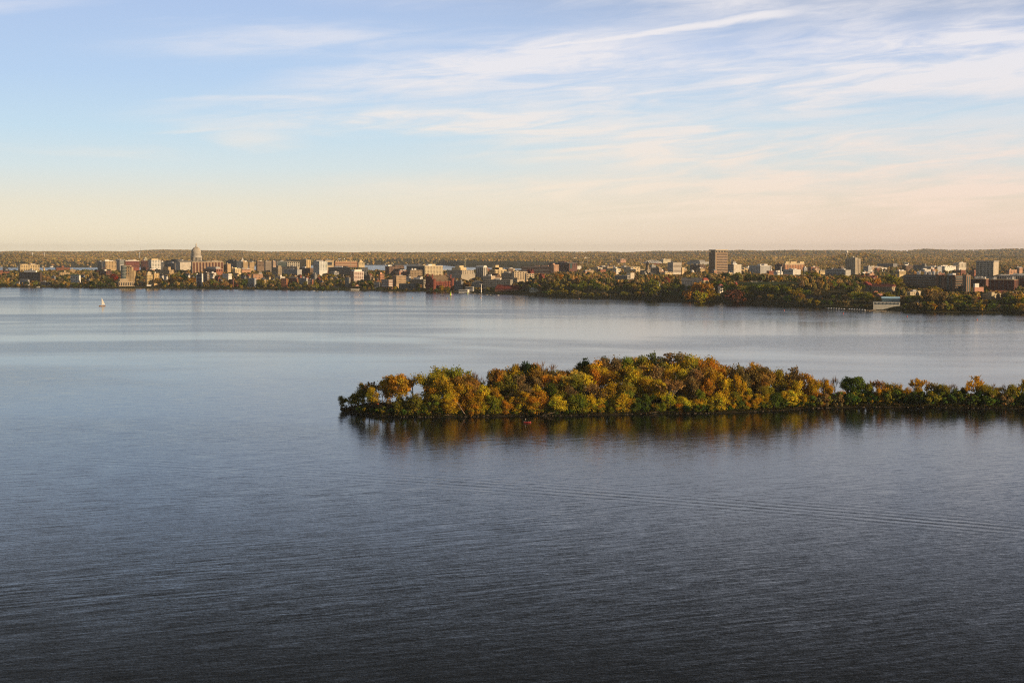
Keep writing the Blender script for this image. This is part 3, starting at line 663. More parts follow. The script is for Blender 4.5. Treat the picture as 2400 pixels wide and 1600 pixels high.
def top(info, x0f, x1f, y0f, y1f, hh, col, name='penthouse', m=None, z0=None):
    """a smaller box on the roof, in fractions of the roof"""
    root, L, M, h = info; z = h + .35 if z0 is None else z0
    return block(name, m or M_WALL, root, ((x0f + x1f) / 2 * L, (y0f + y1f) / 2 * M, z + hh / 2), ((x1f - x0f) * L, (y1f - y0f) * M, hh), col)
g = lambda r, n, *a: ('g', r, n, *a)
bd = lambda r, *a: ('b', r, *a)
# ---- city, from the far west end of the shore
bld('brick_block', 'low brown brick block with black roof at the very west edge', -20, 0, 8, 633, 4300, BRK, 60, None, g(2, 2), rc=DGRY, units=1)
bld('brick_shed', 'long low red brick building with dark roof beside the far lake', 8, 10, 24, 636, 4350, BRK, 70, None, g(1, 5), rc=DGRY, units=1)
i = bld('apartment_block', 'tan apartment block with tall dark windows standing before the far lake', 44, 49, 94, 621, 4700, CRM, 66, g(4, 2), g(4, 11, .5, 4.6), units=3, land='below the tan block by the far lake')
top(i, -.45, .45, -.42, -.1, 2.6, CRM); top(i, -.45, .45, .05, .25, 2.6, CRM); top(i, -.3, .3, -.1, .05, 2, DGRY)
i = bld('office_building', 'wide dark brown office building with ribbon windows above the shore trees', 46, 95, 100, 638.5, 3660, (.075, .05, .04), 24, bd(5), None, units=0, rc=LGRY, land='in front of the dark brown office')
top(i, -.28, .28, -.3, .3, 5, WHT); top(i, -.02, .1, -.1, .2, 9, WHT)
bld('lake_house', 'pale grey lakeside house with a sloping roof under the dark office', 47, 66, 70, 654, 3560, LGRY, 30, g(2, 6, .6, 4), None, 'house', roof='hip', rc=GRY, units=0)
bld('boat_house', 'low white flat-roofed boathouse among trees near the west end', 30, 45, 47, 661, 3560, LGRY, 25, None, None, 'boathouse', units=0)
i = bld('church', 'pale stone church tower with pointed steeple by the far lake', 102, 104, 107, 631, 4800, CRM, 50, None, None, 'church', units=0)
obj('steeple', MB().lathe([(4.2, 0), (.2, 10)], 8), M_ROOF, i[0], (.4, .33, .25), (0, 0, i[3]))
i = bld('hotel', 'long red brick hotel before the far lake with a raised red attic', 131, 134, 165, 627, 4900, BRK, 70, None, g(3, 9), rc=DGRY, units=1); top(i, -.4, .4, -.1, .08, 5.5, BRK)
i = bld('apartment_house', 'tan stucco house with square tower rising among shore trees', 137, 141, 165, 638.5, 4050, TANC, 66, g(2, 2), g(3, 5), units=0); top(i, -.4, .3, -.02, .12, 6, TANC)
bld('apartment_block', 'small ochre block behind the tan house with the square tower', 163, 165, 178, 631.5, 4400, TANC, 66, None, g(2, 4), rc=DGRY)
i = bld('gabled_mansion', 'white many-gabled lake house with pale green roof', 166, 186, 190, 643, 3620, WHT, 28, g(4, 5, .6, 4.2), None, 'house', roof='gable', rc=GRNR, units=2, land='beside the white house with green roof')
bld('stone_house', 'grey stone shore house with flat roof and square stair tower', 95, 117, 120, 661, 3545, (.2, .19, .17), 24, g(2, 5), None, 'house', units=1)
i = bld('hotel', 'sunlit tan hotel slab with small square windows and glazed corner', 241, 249, 274, 612, 4750, (.58, .42, .23), 62, ('c', LGRY), g(6, 7, .45, 4.4), wc=(.03, .035, .04), rc=WHT, land='in front of the tan hotel slab'); 
bld('office_block', 'plain grey office block tucked behind the tan hotel slab', 230, 240, 244, 613.5, 4900, GRY, 30, bd(4), None)
bld('apartment_block', 'low dark red brick block with white stair tower below the tan hotel', 232, 250, 262, 635, 4020, DBRK, 36, g(2, 6), g(2, 2), units=1)
bld('office_block', 'grey and white stepped office block right of the tan hotel slab', 272, 282, 294, 609, 5000, LGRY, 45, bd(4), bd(4), wc=GLT)
i = bld('brick_offices', 'red brick office building with white banded top floor', 292, 296, 328, 612, 4650, (.26, .085, .065), 66, bd(5), ('g', 5, 12, .62, 4.4), wc=(.05, .05, .055), rc=WHT, units=2); top(i, -.51, .51, -.51, .51, 1.8, WHT, 'parapet'); top(i, -.3, .3, -.3, .1, 4.5, LGRY)
bld('office_block', 'narrow dark maroon tower beside a white windowed grid', 331, 333, 349, 611, 4600, (.10, .045, .04), 60, None, g(5, 4, .6, 4.4), rc=DGRY)
bld('office_block', 'small yellowish block peering over the dark maroon tower', 336, 339, 347, 605.5, 5250, (.5, .45, .3), 60, None, g(2, 3))
i = bld('office_tower', 'white office building with a square window grid and green glass corner', 349, 356, 378, 609.5, 4520, WHT, 58, ('c', LGRY), g(6, 6, .55, 4.3), wc=GLT, units=1, land='below the white window-grid offices'); top(i, -.4, .3, -.4, .3, 4, CRM)
bld('office_block', 'glassy lower block attached beside the white window-grid building', 377, 379, 385, 614, 4560, LGRY, 60, None, ('c', LGRY), wc=DGL)
i = bld('residence_hall', 'yellow-tan brick hall with raised centre block', 367, 398, 409, 633, 3980, TANC, 38, g(3, 9, .4), g(3, 3, .4), units=0); top(i, -.1, .32, -.2, .3, 8.5, TANC)
bld('glass_offices', 'black glass office block with pale stone edge', 386, 411, 420, 616.5, 4450, (.25, .21, .17), 33, ('c', DGRY), ('v', 1, .4), wc=DGL, rc=LGRY)
i = bld('office_block', 'long low dark office roofline left of the dome', 389, 434, 445, 611, 4950, DGRY, 28, ('v', 9, .6), None); top(i, -.25, .0, -.3, .2, 5, DGL)
bld('government_office', 'white stone office with rows of small windows left of the striped brick hall', 421, 428, 449, 619.5, 4330, WHT, 58, g(3, 3, .4), g(4, 6, .38, 4.2), rc=LGRY)
i = bld('brick_hall', 'broad brown brick hall with ten tall panels between pale stone piers', 449, 452, 525, 613.5, 4120, (.44, .33, .22), 66, None, ('p', 10, (.22, .095, .06), .66), rc=STN, units=3, uc=STN, land='below the striped brick hall')
i = bld('brick_school', 'low brick building with long white roof in front of the striped brick hall', 478, 508, 523, 630, 3960, BRK, 36, bd(2), g(2, 3), rc=WHT, units=0); top(i, -.4, .35, -.3, .3, 5, LGRY, 'roof_hall'); 
bld('slab_tower', 'tan slab tower with dark end wall right of the striped brick hall', 525, 534, 542, 618.5, 4150, (.5, .35, .2), 45, ('v', 3), None)
i = bld('glass_offices', 'wide dark blue glass offices right of the tan slab tower', 531, 555, 567, 612, 4620, DGL, 34, ('c', DGRY), ('c', DGRY), wc=DGL, rc=GRY); top(i, -.4, .1, -.3, .3, 4, DGRY)
i = bld('church', 'distant white church with a small domed cupola', 562, 566, 577, 609, 4950, WHT, 55, None, g(1, 3), 'church', roof='hip', rc=WHT, units=0)
obj('cupola', MB().lathe([(2.6, 0), (2.6, 3), (2.9, 3.1), (2.2, 5), (.9, 6.4), (.15, 9.5)], 10), M_PAINT, i[0], WHT, (0, 0, i[3] - 1))
bld('apartment_tower', 'pair-winged tan apartment tower with a dark recessed middle', 567, 571, 582, 613.5, 4400, TANC, 58, None, g(5, 4, .35))
bld('apartment_tower', 'tan apartment wing stepping down behind its darker twin', 583, 586, 597, 614.5, 4420, TANC, 58, None, g(5, 5, .35))
bld('apartment_block', 'small cream block with white end wall below the twin tan towers', 546, 552, 566, 629.5, 3980, CRM, 48, None, g(3, 3, .35), rc=WHT)
bld('apartment_block', 'low peach-coloured flat-roofed building in front of the twin tan towers', 565, 568, 588, 631, 4100, PNK, 62, None, g(1, 6))
# lakefront of the city
i = bld('hotel', 'cream waterfront hotel with eight storeys and penthouse over a white porch', 341, 345, 359, 644.5, 3470, (.62,.46,.22), 62, g(8, 2, .5, 3.5), g(8, 4, .5, 3.5), wc=(.05, .06, .07), units=0, cat='hotel', land='beside the cream waterfront hotel')
top(i, -.35, .35, -.35, .3, 5, (.6, .5, .33)); top(i, -.15, .15, -.2, .2, 8, (.6, .5, .33)); block('porch', M_PAINT, i[0], (i[1] / 2 + 1, -2, 2.5), (4, i[2] * .9, 3), WHT)
bld('hotel_wing', 'sunny rear wing of the cream waterfront hotel', 357, 362, 374, 640.5, 3500, (.62, .44, .22), 58, None, g(6, 3, .35, 3.6), cat='hotel', units=1)
i = bld('waterfront_terrace', 'long cream colonnaded waterfront building with dark bays between pillars', 274, 279, 337, 660, 3470, (.46, .36, .24), 62, g(3, 2, .6, 4), ('p', 14, (.03, .035, .04), .5), cat='hotel', units=0, rc=STN, land='beside the colonnaded waterfront building'); top(i, -.4, .4, -.45, -.1, 6.5, (.42, .33, .22), 'upper_terrace')
x_, y_ = U(291) * 3490, 3490.; zc = gz(x_, y_)
i = thing('round_tower', 'waterfront condominium tower with rounded glass corner and stepped tan side', 'tower', (x_, y_, zc)); zz = zt(622, 3490) - zc
obj('wall', MB().lathe([(7.2, -4), (7.2, zz)], 24), M_GLASS, i, GLT)
for q in range(int(zz / 3.6)): obj('floor_band', MB().lathe([(7.5, zz - q * 3.6 - .9), (7.5, zz - q * 3.6)], 24), M_WALL, i, (.36, .34, .3))
block('tower_wing', M_WALL, i, (13, 4, zz / 2 - 3), (16, 14, zz - 2), TANC); block('tower_wing', M_WALL, i, (22, 3, zz / 2 - 7), (10, 13, zz - 12), TANC); block('roof', M_ROOF, i, (9, 4, zz - .5), (16, 12, 1.6), CRM)
for q in range(6):
    for j in range(3): block('window', M_GLASS, i, (8 + j * 5.2, -3.1, zz - 6 - q * 3.7), (2.6, .3, 1.8), GLS)
FOOT.append((x_ + 8, y_, 20, 16, 0)); LAND.append((291, 3490, 'beside the round-cornered tower'))
i = bld('apartment_tower', 'navy and white apartment block with white stair strips by the water', 462, 473, 478, 643, 3450, (.05, .06, .10), 30, bd(7, .25, 3.4), None, units=1, rc=WHT, wc=(.3, .32, .36), land='beside the navy and white block'); block('stair_tower', M_WALL, i[0], (-i[1] / 2 - .6, -i[2] / 2 + 1, i[3] / 2), (2.2, 4, i[3] + 4), WHT); block('stair_tower', M_WALL, i[0], (i[1] / 2 + 1, -i[2] / 2 + 1, i[3] / 2), (2.4, 4, i[3] + 3), WHT)
bld('apartment_tower', 'brown block with white balcony strips behind the navy block', 476, 486, 491, 638.5, 3520, BRNC, 36, ('v', 3, .4), bd(5), wc=(.4, .38, .35), units=1, rc=WHT)
bld('apartment_block', 'bright white flat-roofed block on the slope below the brick hall', 522, 536, 544, 641.5, 3680, WHT, 36, g(2, 5, .35), g(2, 3, .35), units=0, rc=DGRY, land='below the bright white block')
bld('brick_house', 'dark brick waterfront house half hidden by trees', 537, 546, 549, 655, 3420, DBRK, 30, g(3, 4, .4), None, 'house', units=0, land='beside the dark brick waterfront house')
bld('apartment_block', 'pale blue-grey waterfront block divided by white vertical strips', 580, 597, 601, 652, 3410, (.36, .38, .41), 26, ('v', 5, .55), None, wc=(.10, .11, .13), units=0, land='beside the pale grey striped block')
bld('apartment_block', 'pinkish brick block with square windows above the striped waterfront block', 590, 594, 617, 642.5, 3650, PNK, 62, None, g(3, 7, .42, 3.5), units=1)
# east of the dome
bld('office_building', 'classical brown stone office with pale attic band', 601, 604, 620, 612, 4550, (.24, .17, .12), 62, None, g(4, 5, .5, 4.6), rc=CRM, units=2)
bld('office_tower', 'grey-beige tower with thin vertical windows', 620, 623, 637, 613, 4250, (.34, .28, .22), 60, None, ('v', 6, .35), land='in front of the grey-beige tower')
bld('office_building', 'plain beige office with dark side between two taller buildings', 636, 641, 648, 612.5, 4500, (.44, .32, .24), 48, bd(3), g(3, 2))
bld('glass_pavilion', 'long green glass hall joined to a stone front', 648, 651, 673, 612.5, 4420, LGRY, 64, None, ('c', GRY), wc=GLT, rc=LGRY, units=1)
bld('arts_building', 'stone building with two rows of dark square bays', 671, 674, 703, 614, 4330, (.48, .43, .34), 64, None, g(3, 6, .6, 5.4), rc=STN, units=0)
i = bld('civic_block', 'large plain cream block with long overhanging top floor', 700, 719, 729, 609, 4690, (.60, .44, .22), 46, g(4, 9, .3, 4.4), ('v', 2, .2), units=1, wc=(.2, .14, .08), rc=(.5, .4, .25), land='below the large cream block')
block('upper_floor', M_WALL, i[0], (-i[1] * .75, 0, i[3] - 3), (i[1] * 1.2, i[2] * .9, 6), (.58, .43, .22))
bld('arts_building', 'low plain beige hall in front of the stone building', 655, 697, 702, 625, 4200, (.42, .36, .28), 24, g(1, 5, .5), None, units=1)
i = bld('museum_block', 'stepped brown-beige windowless block', 639, 652, 661, 627, 3900, (.30, .24, .17), 42, None, ('v', 2, .12), units=0, rc=CRM); top(i, .1, .5, -.4, .4, 5, (.30, .24, .17))
bld('long_hall', 'long low hall with pale blue metal roof', 666, 697, 708, 632, 3990, LGRY, 32, g(1, 8), None, rc=(.32, .36, .44), units=2)
bld('parking_ramp', 'dark low deck building below the large cream block', 702, 727, 735, 628, 4100, BRNC, 30, bd(3), None, rc=DGRY)
i = bld('condominium', 'white modern tower with curved glass balconies and lime window panels', 735, 749, 768, 612.5, 4040, (.66, .66, .62), 46, bd(7, .55, 3.5), g(7, 5, .45, 3.5), wc=(.09, .12, .13), rc=LGRY, units=1, land='in front of the white modern tower'); top(i, -.5, -.1, -.4, .4, 3, LGRY)
for q in range(6): block('lime_panel', M_PAINT, i[0], (i[1] / 2, i[2] * .32, i[3] - 3 - q * 3.5), (.5, 1.6, 1.8), (.35, .42, .06))
i = bld('library_block', 'tan stone block with one big dark window', 759, 763, 783, 610, 4260, (.48, .38, .24), 62, None, None, rc=DGRY, units=2); block('window', M_GLASS, i[0], (i[1] / 2, 0, i[3] - 10), (.4, i[2] * .55, 9), DGL)
i = bld('residence_block', 'long brick residence with cream bands and rooftop screens', 783, 786, 838, 613, 4400, (.34, .17, .10), 66, None, bd(4, .3, 4.4), wc=(.5, .42, .3), rc=CRM, units=0)
for q in range(11): block('roof_screen', M_WALL, i[0], (i[1] * .3, (q - 5) * i[2] * .088, i[3] + 1.6), (2, i[2] * .035, 3.2), CRM)
i = bld('hotel', 'cream building stepping up in pale tiers beside the far lake', 838, 841, 855, 615, 4600, (.58, .46, .28), 56, None, g(2, 4), units=0); top(i, -.4, .3, -.3, .3, 4, CRM); top(i, -.3, .1, -.2, .15, 8, CRM)
i = bld('apartment_complex', 'dark glassy apartment complex with yellow panels', 770, 846, 863, 627, 3900, DGRY, 20, ('g', 4, 16, .6, 3.6), g(4, 4, .5, 3.6), wc=(.04, .055, .07), rc=GRY, units=4, land='below the dark complex with yellow panels')
for q in (.2, .27, .34, .43, .48): block('yellow_panel', M_PAINT, i[0], (q * i[1], -i[2] / 2, i[3] - 3), (3.6, .5, 4), (.62, .5, .05))
i = bld('apartment_tower', 'pink brick and white-banded waterfront tower with white penthouse', 821, 830, 852.5, 636.5, 3420, (.42, .19, .12), 52, bd(9, .4, 3.3), g(9, 5, .5, 3.3), wc=(.12, .10, .10), rc=WHT, units=0, land='beside the pink and white tower'); top(i, -.4, .4, -.4, .35, 4.6, WHT)
for q in range(9): block('white_band', M_PAINT, i[0], (i[1] / 2, 0, i[3] - .9 - q * 3.3), (.36, i[2], .75), WHT)
for q in range(6): block('white_band', M_PAINT, i[0], (i[1] / 2, (q - 2.5) * i[2] / 5.05, i[3] / 2), (.44, .9, i[3]), WHT)
bld('apartment_block', 'dull brown brick block behind trees right of the pink tower', 853, 867, 871, 645, 3510, (.20, .15, .11), 30, g(4, 5, .4), None)
bld('brick_house', 'orange brick shore house with white window trim and pale cornice', 659, 672, 674, 652.5, 3375, (.44, .18, .09), 22, g(3, 3, .4, 4), None, 'house', units=0, rc=LGRY, land='beside the orange brick shore house')
bld('brick_house', 'red brick student house with grey slate gables', 677, 695, 699, 649, 3450, BRK, 30, g(4, 5, .4, 3.8), g(4, 2, .4, 3.8), 'house', roof='gable', rc=GRY, units=2, land='beside the red house with slate gables')
bld('row_house', 'grey and brick house with flat pale roof near the water', 702, 718, 722, 652, 3430, LGRY, 30, g(4, 5, .45, 3.6), None, 'house', units=2, rc=WHT)
bld('row_house', 'brick house with white balcony band beside the pale-roofed one', 720, 732, 735, 655, 3430, BRK, 30, bd(3), None, 'house', units=1, rc=WHT, wc=(.45, .43, .4))
bld('stone_church', 'beige stone gabled hall with pale side among trees', 764, 774, 781, 648, 3600, CRM, 42, g(2, 4, .4), g(2, 2, .4), roof='gable', rc=TARR, units=0)
bld('apartment_block', 'tall plain grey block with bright yellow end wall', 808, 818, 822, 651, 3350, (.26, .25, .23), 46, None, g(5, 1, .3), wc=(.25, .2, .1), units=1, land='beside the grey block with the yellow end')
bld('apartment_block', 'grey flat house with brick right end behind the lakefront', 729, 738, 744, 642.5, 3620, GRY, 40, bd(2), None)
bld('boat_house', 'white porch-fronted boathouse at the water below the grey block', 782, 792, 794, 667, 3370, WHT, 25, g(1, 4, .6, 3.5), None, 'boathouse', roof='hip', rc=GRY, units=0)
bld('apartment_block', 'pale grey lakeside block with rows of white window frames', 877, 890, 893, 661, 3270, LGRY, 24, g(3, 6, .5, 3.6), None, units=0, land='beside the pale lakeside block')
bld('apartment_block', 'orange brick block with dark windows right of the brown block', 888, 891, 901, 642, 3480, (.44, .22, .13), 56, None, g(5, 3, .45, 3.8))
# round the red castle
i = bld('apartment_block', 'cream-cornered brown brick block with tall windows beside the far lake', 903, 912, 948, 624, 3900, (.20, .13, .10), 58, g(4, 3, .5), g(5, 10, .45, 4.4), units=2, rc=DGRY); top(i, -.5, .5, -.1, .45, 2.6, BRNC)
i = bld('residence_tower', 'large slab with dark glass left side and cream gridded right face', 953, 996, 1038, 623, 3840, (.56, .46, .30), 42, ('c', DGRY), g(7, 12, .42, 3.6), wc=(.045, .05, .06), rc=WHT, units=2, land='behind the red castle hall'); top(i, -.35, .2, .1, .4, 4, CRM)
bld('apartment_block', 'brick block striped with white floor bands below the dark slab', 927, 936, 954, 635, 3650, (.36, .15, .09), 50, bd(3), bd(4, .35), wc=(.45, .4, .35), units=2)
i = bld('bank_building', 'brown classical block with white roof dome and small square windows', 959, 962, 990, 633, 3640, (.34, .25, .16), 62, None, g(4, 8, .35, 3.8), rc=DGRY, units=1); obj('roof_dome', MB().lathe([(3.4, 0), (3.2, 2.4), (2, 4.2), (.2, 5)], 12, (0, -i[2] * .3)), M_PAINT, i[0], WHT, (0, 0, i[3]))
bld('residence_hall', 'tan hall with dim brown left side and sunlit window rows', 918, 929, 952, 646.5, 3250, (.46, .33, .21), 52, g(5, 3, .3), g(5, 8, .4, 3.7), units=1, rc=STN, land='beside the tan lakeside hall')
bld('club_house', 'white-porched brick clubhouse near the water', 894, 911, 920.5, 655.5, 3230, (.30, .16, .11), 36, ('b', 4, .5, 4), ('b', 4, .5, 4), wc=(.5, .48, .45), units=0, rc=WHT)
i = bld('stone_library', 'grey stone waterfront building with a row of square pillars', 935, 971, 975, 664.5, 3200, (.25, .23, .20), 20, ('v', 11, .45), None, units=0, rc=TARR, land='in front of the pillared stone building')
bld('science_hall', 'grey-tan building with ribbon windows left of the red castle', 964, 993, 1002, 655, 3290, (.33, .29, .23), 32, g(3, 7, .5, 3.8), bd(3), units=3)
i = bld('library', 'massive grey concrete library with cream upper tiers', 1048, 1083, 1110, 633.5, 3520, (.42, .36, .28), 42, bd(2, .2), g(2, 5, .3, 5), wc=(.06, .06, .06), units=1, rc=STN, land='below the big concrete library'); top(i, -.5, .1, -.1, .4, 6, CRM); top(i, -.35, -.05, .0, .35, 11, CRM); block('podium', M_WALL, i[0], (2, -3, i[3] * .32), (i[1] + 8, i[2] + 12, i[3] * .64), (.40, .35, .28))
i = bld('office_tower', 'white block with a curved glass gable end', 1115, 1133, 1142, 626, 3600, (.52, .48, .42), 40, ('v', 4, .2), ('v', 2, .3), units=0, rc=WHT, land='below the curved-gable block')
cv = MB(); n_ = 9; LL, MM = i[1], i[2]
pr = [(MM / 2 * cos(math.pi * q / n_) * .95, 4.5 * sin(math.pi * q / n_)) for q in range(n_ + 1)]
cv.add([(-LL * .5, a, i[3] + b_) for a, b_ in pr] + [(LL * .5, a, i[3] + b_) for a, b_ in pr], [tuple(range(n_, -1, -1)), tuple(range(n_ + 1, 2 * n_ + 2))] + [(q, q + 1, n_ + 2 + q, n_ + 1 + q) for q in range(n_)]); obj('vault_roof', cv, M_PAINT, i[0], WHT)
i = bld('academic_building', 'cream building rising in tiers beside the far bay', 1147, 1160, 1187, 632, 3520, CRM, 50, bd(2), ('v', 8, .4), units=1, rc=STN); top(i, -.3, .4, -.4, .2, 5, CRM); top(i, -.1, .4, -.4, -.1, 11, CRM)
i = bld('white_church', 'white building with a dark pointed gable left of the tiered block', 1138, 1160, 1176, 641, 3350, (.55, .46, .36), 40, g(2, 3), g(2, 3), roof='gable', rc=BRNC, units=1)
bld('academic_building', 'cream and grey box behind the long concrete grid', 1131, 1151, 1161, 647, 3200, (.50, .40, .29), 36, None, None, units=1, rc=WHT)
bld('concrete_hall', 'long low concrete building with a grid of square windows', 1133, 1196, 1202, 656, 3050, (.30, .27, .22), 22, g(4, 12, .62, 4), None, wc=(.035, .04, .045), units=2, rc=CON, land='below the long concrete grid')
bld('concrete_hall', 'upper concrete building with deep square windows', 1176, 1200, 1204, 640, 3160, (.28, .25, .21), 22, g(4, 6, .6, 4), None, units=2, rc=CON)
i = bld('humanities_hall', 'sunlit cream concrete hall with dark slot windows', 1200, 1205, 1236, 636.5, 3090, (.54, .43, .29), 62, None, g(4, 5, .5, 4.2), wc=(.05, .05, .055), units=1, rc=STN, land='below the cream concrete hall')
bld('humanities_hall', 'low cream wing stepping down to the trees', 1230, 1234, 1252, 641.5, 3060, (.54, .43, .29), 60, None, g(3, 3, .5, 4.2), units=0, rc=STN)
bld('lecture_hall', 'grey stone hall with flat roof behind the waterfront pier', 1064, 1081, 1086, 659, 3110, GRY, 26, g(3, 6, .4), None, rc=TARR)
bld('union_hall', 'grey and cream union building with a pale pitched roof', 1105, 1125, 1134, 657, 3080, (.36, .32, .26), 34, g(3, 5, .4), None, roof='hip', rc=(.35, .32, .28), units=2)
i = bld('boiler_house', 'long red-brick waterfront building under a maroon gabled roof', 1160, 1216, 1227.5, 668.5, 2960, BRK, 20, g(2, 12, .5, 4.6), g(2, 2, .4), roof='gable', rc=(.22, .05, .04), units=1, rh=8, land='beside the maroon-roofed hall', wc=(.3, .27, .24))
bld('boat_house', 'long low white boathouse on the piers', 1075, 1096, 1100, 678.5, 3010, WHT, 18, bd(1), None, 'boathouse', units=0, rc=GRY)
bld('boat_house', 'flat white pavilion above the piers', 1091, 1108, 1111, 672.5, 3040, LGRY, 18, bd(1), None, 'boathouse', units=0, rc=WHT)
bld('limnology_lab', 'pale cream two-storey waterfront lab with rows of windows', 1240, 1266, 1271, 677.5, 2870, (.50, .48, .36), 20, g(2, 11, .5, 3.8), None, 'laboratory', units=1, rc=LGRY, land='beside the cream waterfront lab')
# campus
i = bld('dormitory', 'long dark brick dormitory ruled by white floor lines', 1222, 1290, 1296, 624, 3950, (.13, .075, .06), 22, bd(5, .28, 3.9), None, wc=(.42, .38, .34), rc=GRY, units=3, uc=PNK, land='below the long banded dormitory')
bld('dormitory', 'bright peach end block of the banded dormitory', 1290, 1298, 1310, 620.5, 3900, (.50, .30, .20), 48, None, g(6, 4, .35, 3.5), units=1)
i = bld('dormitory', 'tall dark brick hall with glassy sunlit end', 1285, 1334, 1353, 616.5, 4350, (.14, .07, .06), 36, bd(5, .3, 4), g(3, 4, .5, 4), rc=LGRY, units=2); block('glass_corner', M_GLASS, i[0], (i[1] / 2 + .4, -i[2] * .3, i[3] - 9), (1, i[2] * .25, 16), GLT)
i = bld('brick_castle', 'red brick hall with steep maroon gables and pointed dormers', 1232, 1244, 1252, 630, 3500, (.30, .09, .06), 40, g(2, 3), g(2, 2), roof='gable', rc=MAROON, units=2, rh=9)
for q in (-.25, .25): obj('dormer', MB().gable(q * i[1] - 3, q * i[1] + 3, -i[2] / 2 - .3, i[2] * .1, i[3] - 9, i[3] - 2.5, 0, 'y'), M_ROOF, i[0], MAROON)
bld('brick_hall', 'small red gabled brick hall in the trees below the castle-like one', 1262, 1270, 1276, 641, 3000, (.32, .10, .07), 44, g(2, 3), g(2, 2), roof='gabley', rc=MAROON, units=1)
i = bld('research_building', 'white stepped building with dark ribbon windows set in the woods', 1440, 1470, 1481, 646, 3050, (.42, .39, .34), 36, bd(3, .3), bd(2, .4), rc=WHT, units=0, land='below the white stepped building'); block('stair_tower', M_WALL, i[0], (i[1] * .42, i[2] * .4, i[3] / 2 + 3), (10, 16, i[3] + 6), (.62, .54, .42))
for (a, b_, c_, y, D, lab) in ((1388, 1402, 1412, 627, 4700, 'small pale flat-roofed building deep in the campus woods'), (1421, 1445, 1455, 629.5, 4500, 'low white-roofed hall among trees left of the stepped building'), (1430, 1478, 1500, 626, 4900, 'wide low building with long white roof at the wood edge'), (1462, 1490, 1512, 631.5, 4300, 'low cream hall with white eaves beside the wood')):
    bld('low_hall', lab, a, b_, c_, y, D, CRM, 40, g(1, 5), g(1, 3), rc=WHT, units=1)
i = bld('stone_hall', 'brown stone hall with slim tower under a dark pointed cap', 1500, 1516, 1526, 633, 3900, STN, 40, g(2, 4), g(2, 3), units=0); tw = block('tower', M_WALL, i[0], (i[1] * .25, 0, i[3] + 4), (7, 7, i[3] * .2 + 16), (.26, .2, .14)); obj('tower_cap', MB().lathe([(5.6, 0), (4.4, 4), (.2, 11)], 8), M_ROOF, i[0], (.06, .05, .05), (i[1] * .25, 0, i[3] + 12 + i[3] * .1))
bld('stone_hall', 'stone hall with brick upper floor and pale arched gable', 1524, 1537, 1551, 628, 3850, (.42, .30, .20), 42, g(3, 3), g(3, 3), units=2, rc=CRM)
bld('stone_hall', 'low grey and cream stone cottages in front of the slim tower', 1500, 1512, 1518, 640, 3500, (.40, .36, .30), 38, g(2, 3), None, units=1, rc=DGRY)
bld('stone_hall', 'cream gabled stone house with plain walls above the rust trees', 1518, 1526, 1533, 638.5, 3500, CRM, 44, g(1, 2), None, roof='gabley', rc=TARR, units=0)
bld('low_hall', 'low cream wing running towards the white banded tower', 1549, 1558, 1576, 638, 3750, CRM, 50, g(1, 2), g(1, 4), units=1)
i = bld('office_tower', 'white campus tower with seven dark ribbon-window floors', 1564, 1577, 1596.5, 615, 3800, (.56, .50, .42), 46, bd(8, .36, 3.4), bd(8, .42, 3.4), wc=(.09, .07, .06), rc=DGRY, units=1, uc=DGRY, land='below the white banded tower'); block('annex', M_WALL, i[0], (i[1] * .2, i[2] * .62, i[3] * .34), (i[1] * .9, i[2] * .26, i[3] * .68), (.58, .44, .25)); block('podium', M_WALL, i[0], (i[1] * .55, 0, 3), (10, i[2] * 1.4, 8), CRM)
i = bld('brick_lab', 'dark brick laboratory with three white half-dome vents', 1616, 1640, 1653, 621, 4350, (.17, .11, .085), 40, ('v', 5, .4), g(3, 3), rc=DGRY, units=1)
for q, xx in enumerate((1622, 1635, 1646)):
    o = obj('vent_dome', MB().lathe([(6, -5), (6, 0), (5, 3.4), (2.9, 5.5), (.1, 6.2)], 14), M_PAINT, i[0], WHT); v = Vector((U(xx) * 4290, 4290, zt(637, 4290))); o.location = Matrix.Translation(i[0].location).inverted() @ v; o.location = Matrix.Rotation(-i[0].rotation_euler.z, 4, 'Z') @ o.location
i = bld('stadium_annex', 'long flat white roof with grey hall on top behind the tall slab', 1610, 1640, 1662, 613.5, 6700, LGRY, 40, bd(1), bd(1), rc=WHT, units=0); top(i, -.45, .3, -.3, .3, 8, GRY)
i = bld('white_hall', 'bluish and cream laboratory block right of the tall slab', 1705, 1719, 1737, 620, 3850, (.56, .50, .41), 42, bd(3, .5, 6), None, units=2, rc=LGRY); top(i, -.3, 0, -.2, .2, 7, LGRY)
bld('modern_lab', 'long white and lilac laboratory with fine vertical windows', 1755, 1781, 1806, 622.5, 3950, (.56, .54, .50), 42, ('v', 7, .3), ('v', 12, .4), wc=(.14, .15, .17), rc=LGRY, units=3, uc=WHT, land='below the lilac-white laboratory')
i = bld('dormer_hall', 'long grey hall with roof dormers and a red-roofed cream end', 1597, 1643, 1645, 651, 2600, (.30, .29, .28), 20, g(2, 12, .35, 3.6), None, roof='gable', rc=(.16, .16, .165), units=4, rh=6, land='below the long dormered hall')
bld('dormer_hall', 'cream end house with a low red hipped roof', 1644, 1649, 1661, 651.5, 2570, CRM, 56, None, g(2, 4, .4, 3.4), roof='hip', rc=(.34, .09, .07), units=0, rh=4)
bld('cottage', 'small white house with grey roof in front of the rust tree', 1661, 1666, 1674, 660, 2540, WHT, 48, None, g(1, 3, .4, 3), 'house', roof='hip', rc=GRY, units=0, rh=3)
bld('cottage', 'white cottage with maroon hipped roof below the orange maples', 1682, 1687, 1695, 666, 2500, WHT, 48, None, g(1, 3, .4, 3), 'house', roof='hip', rc=(.3, .1, .09), units=0, rh=3)
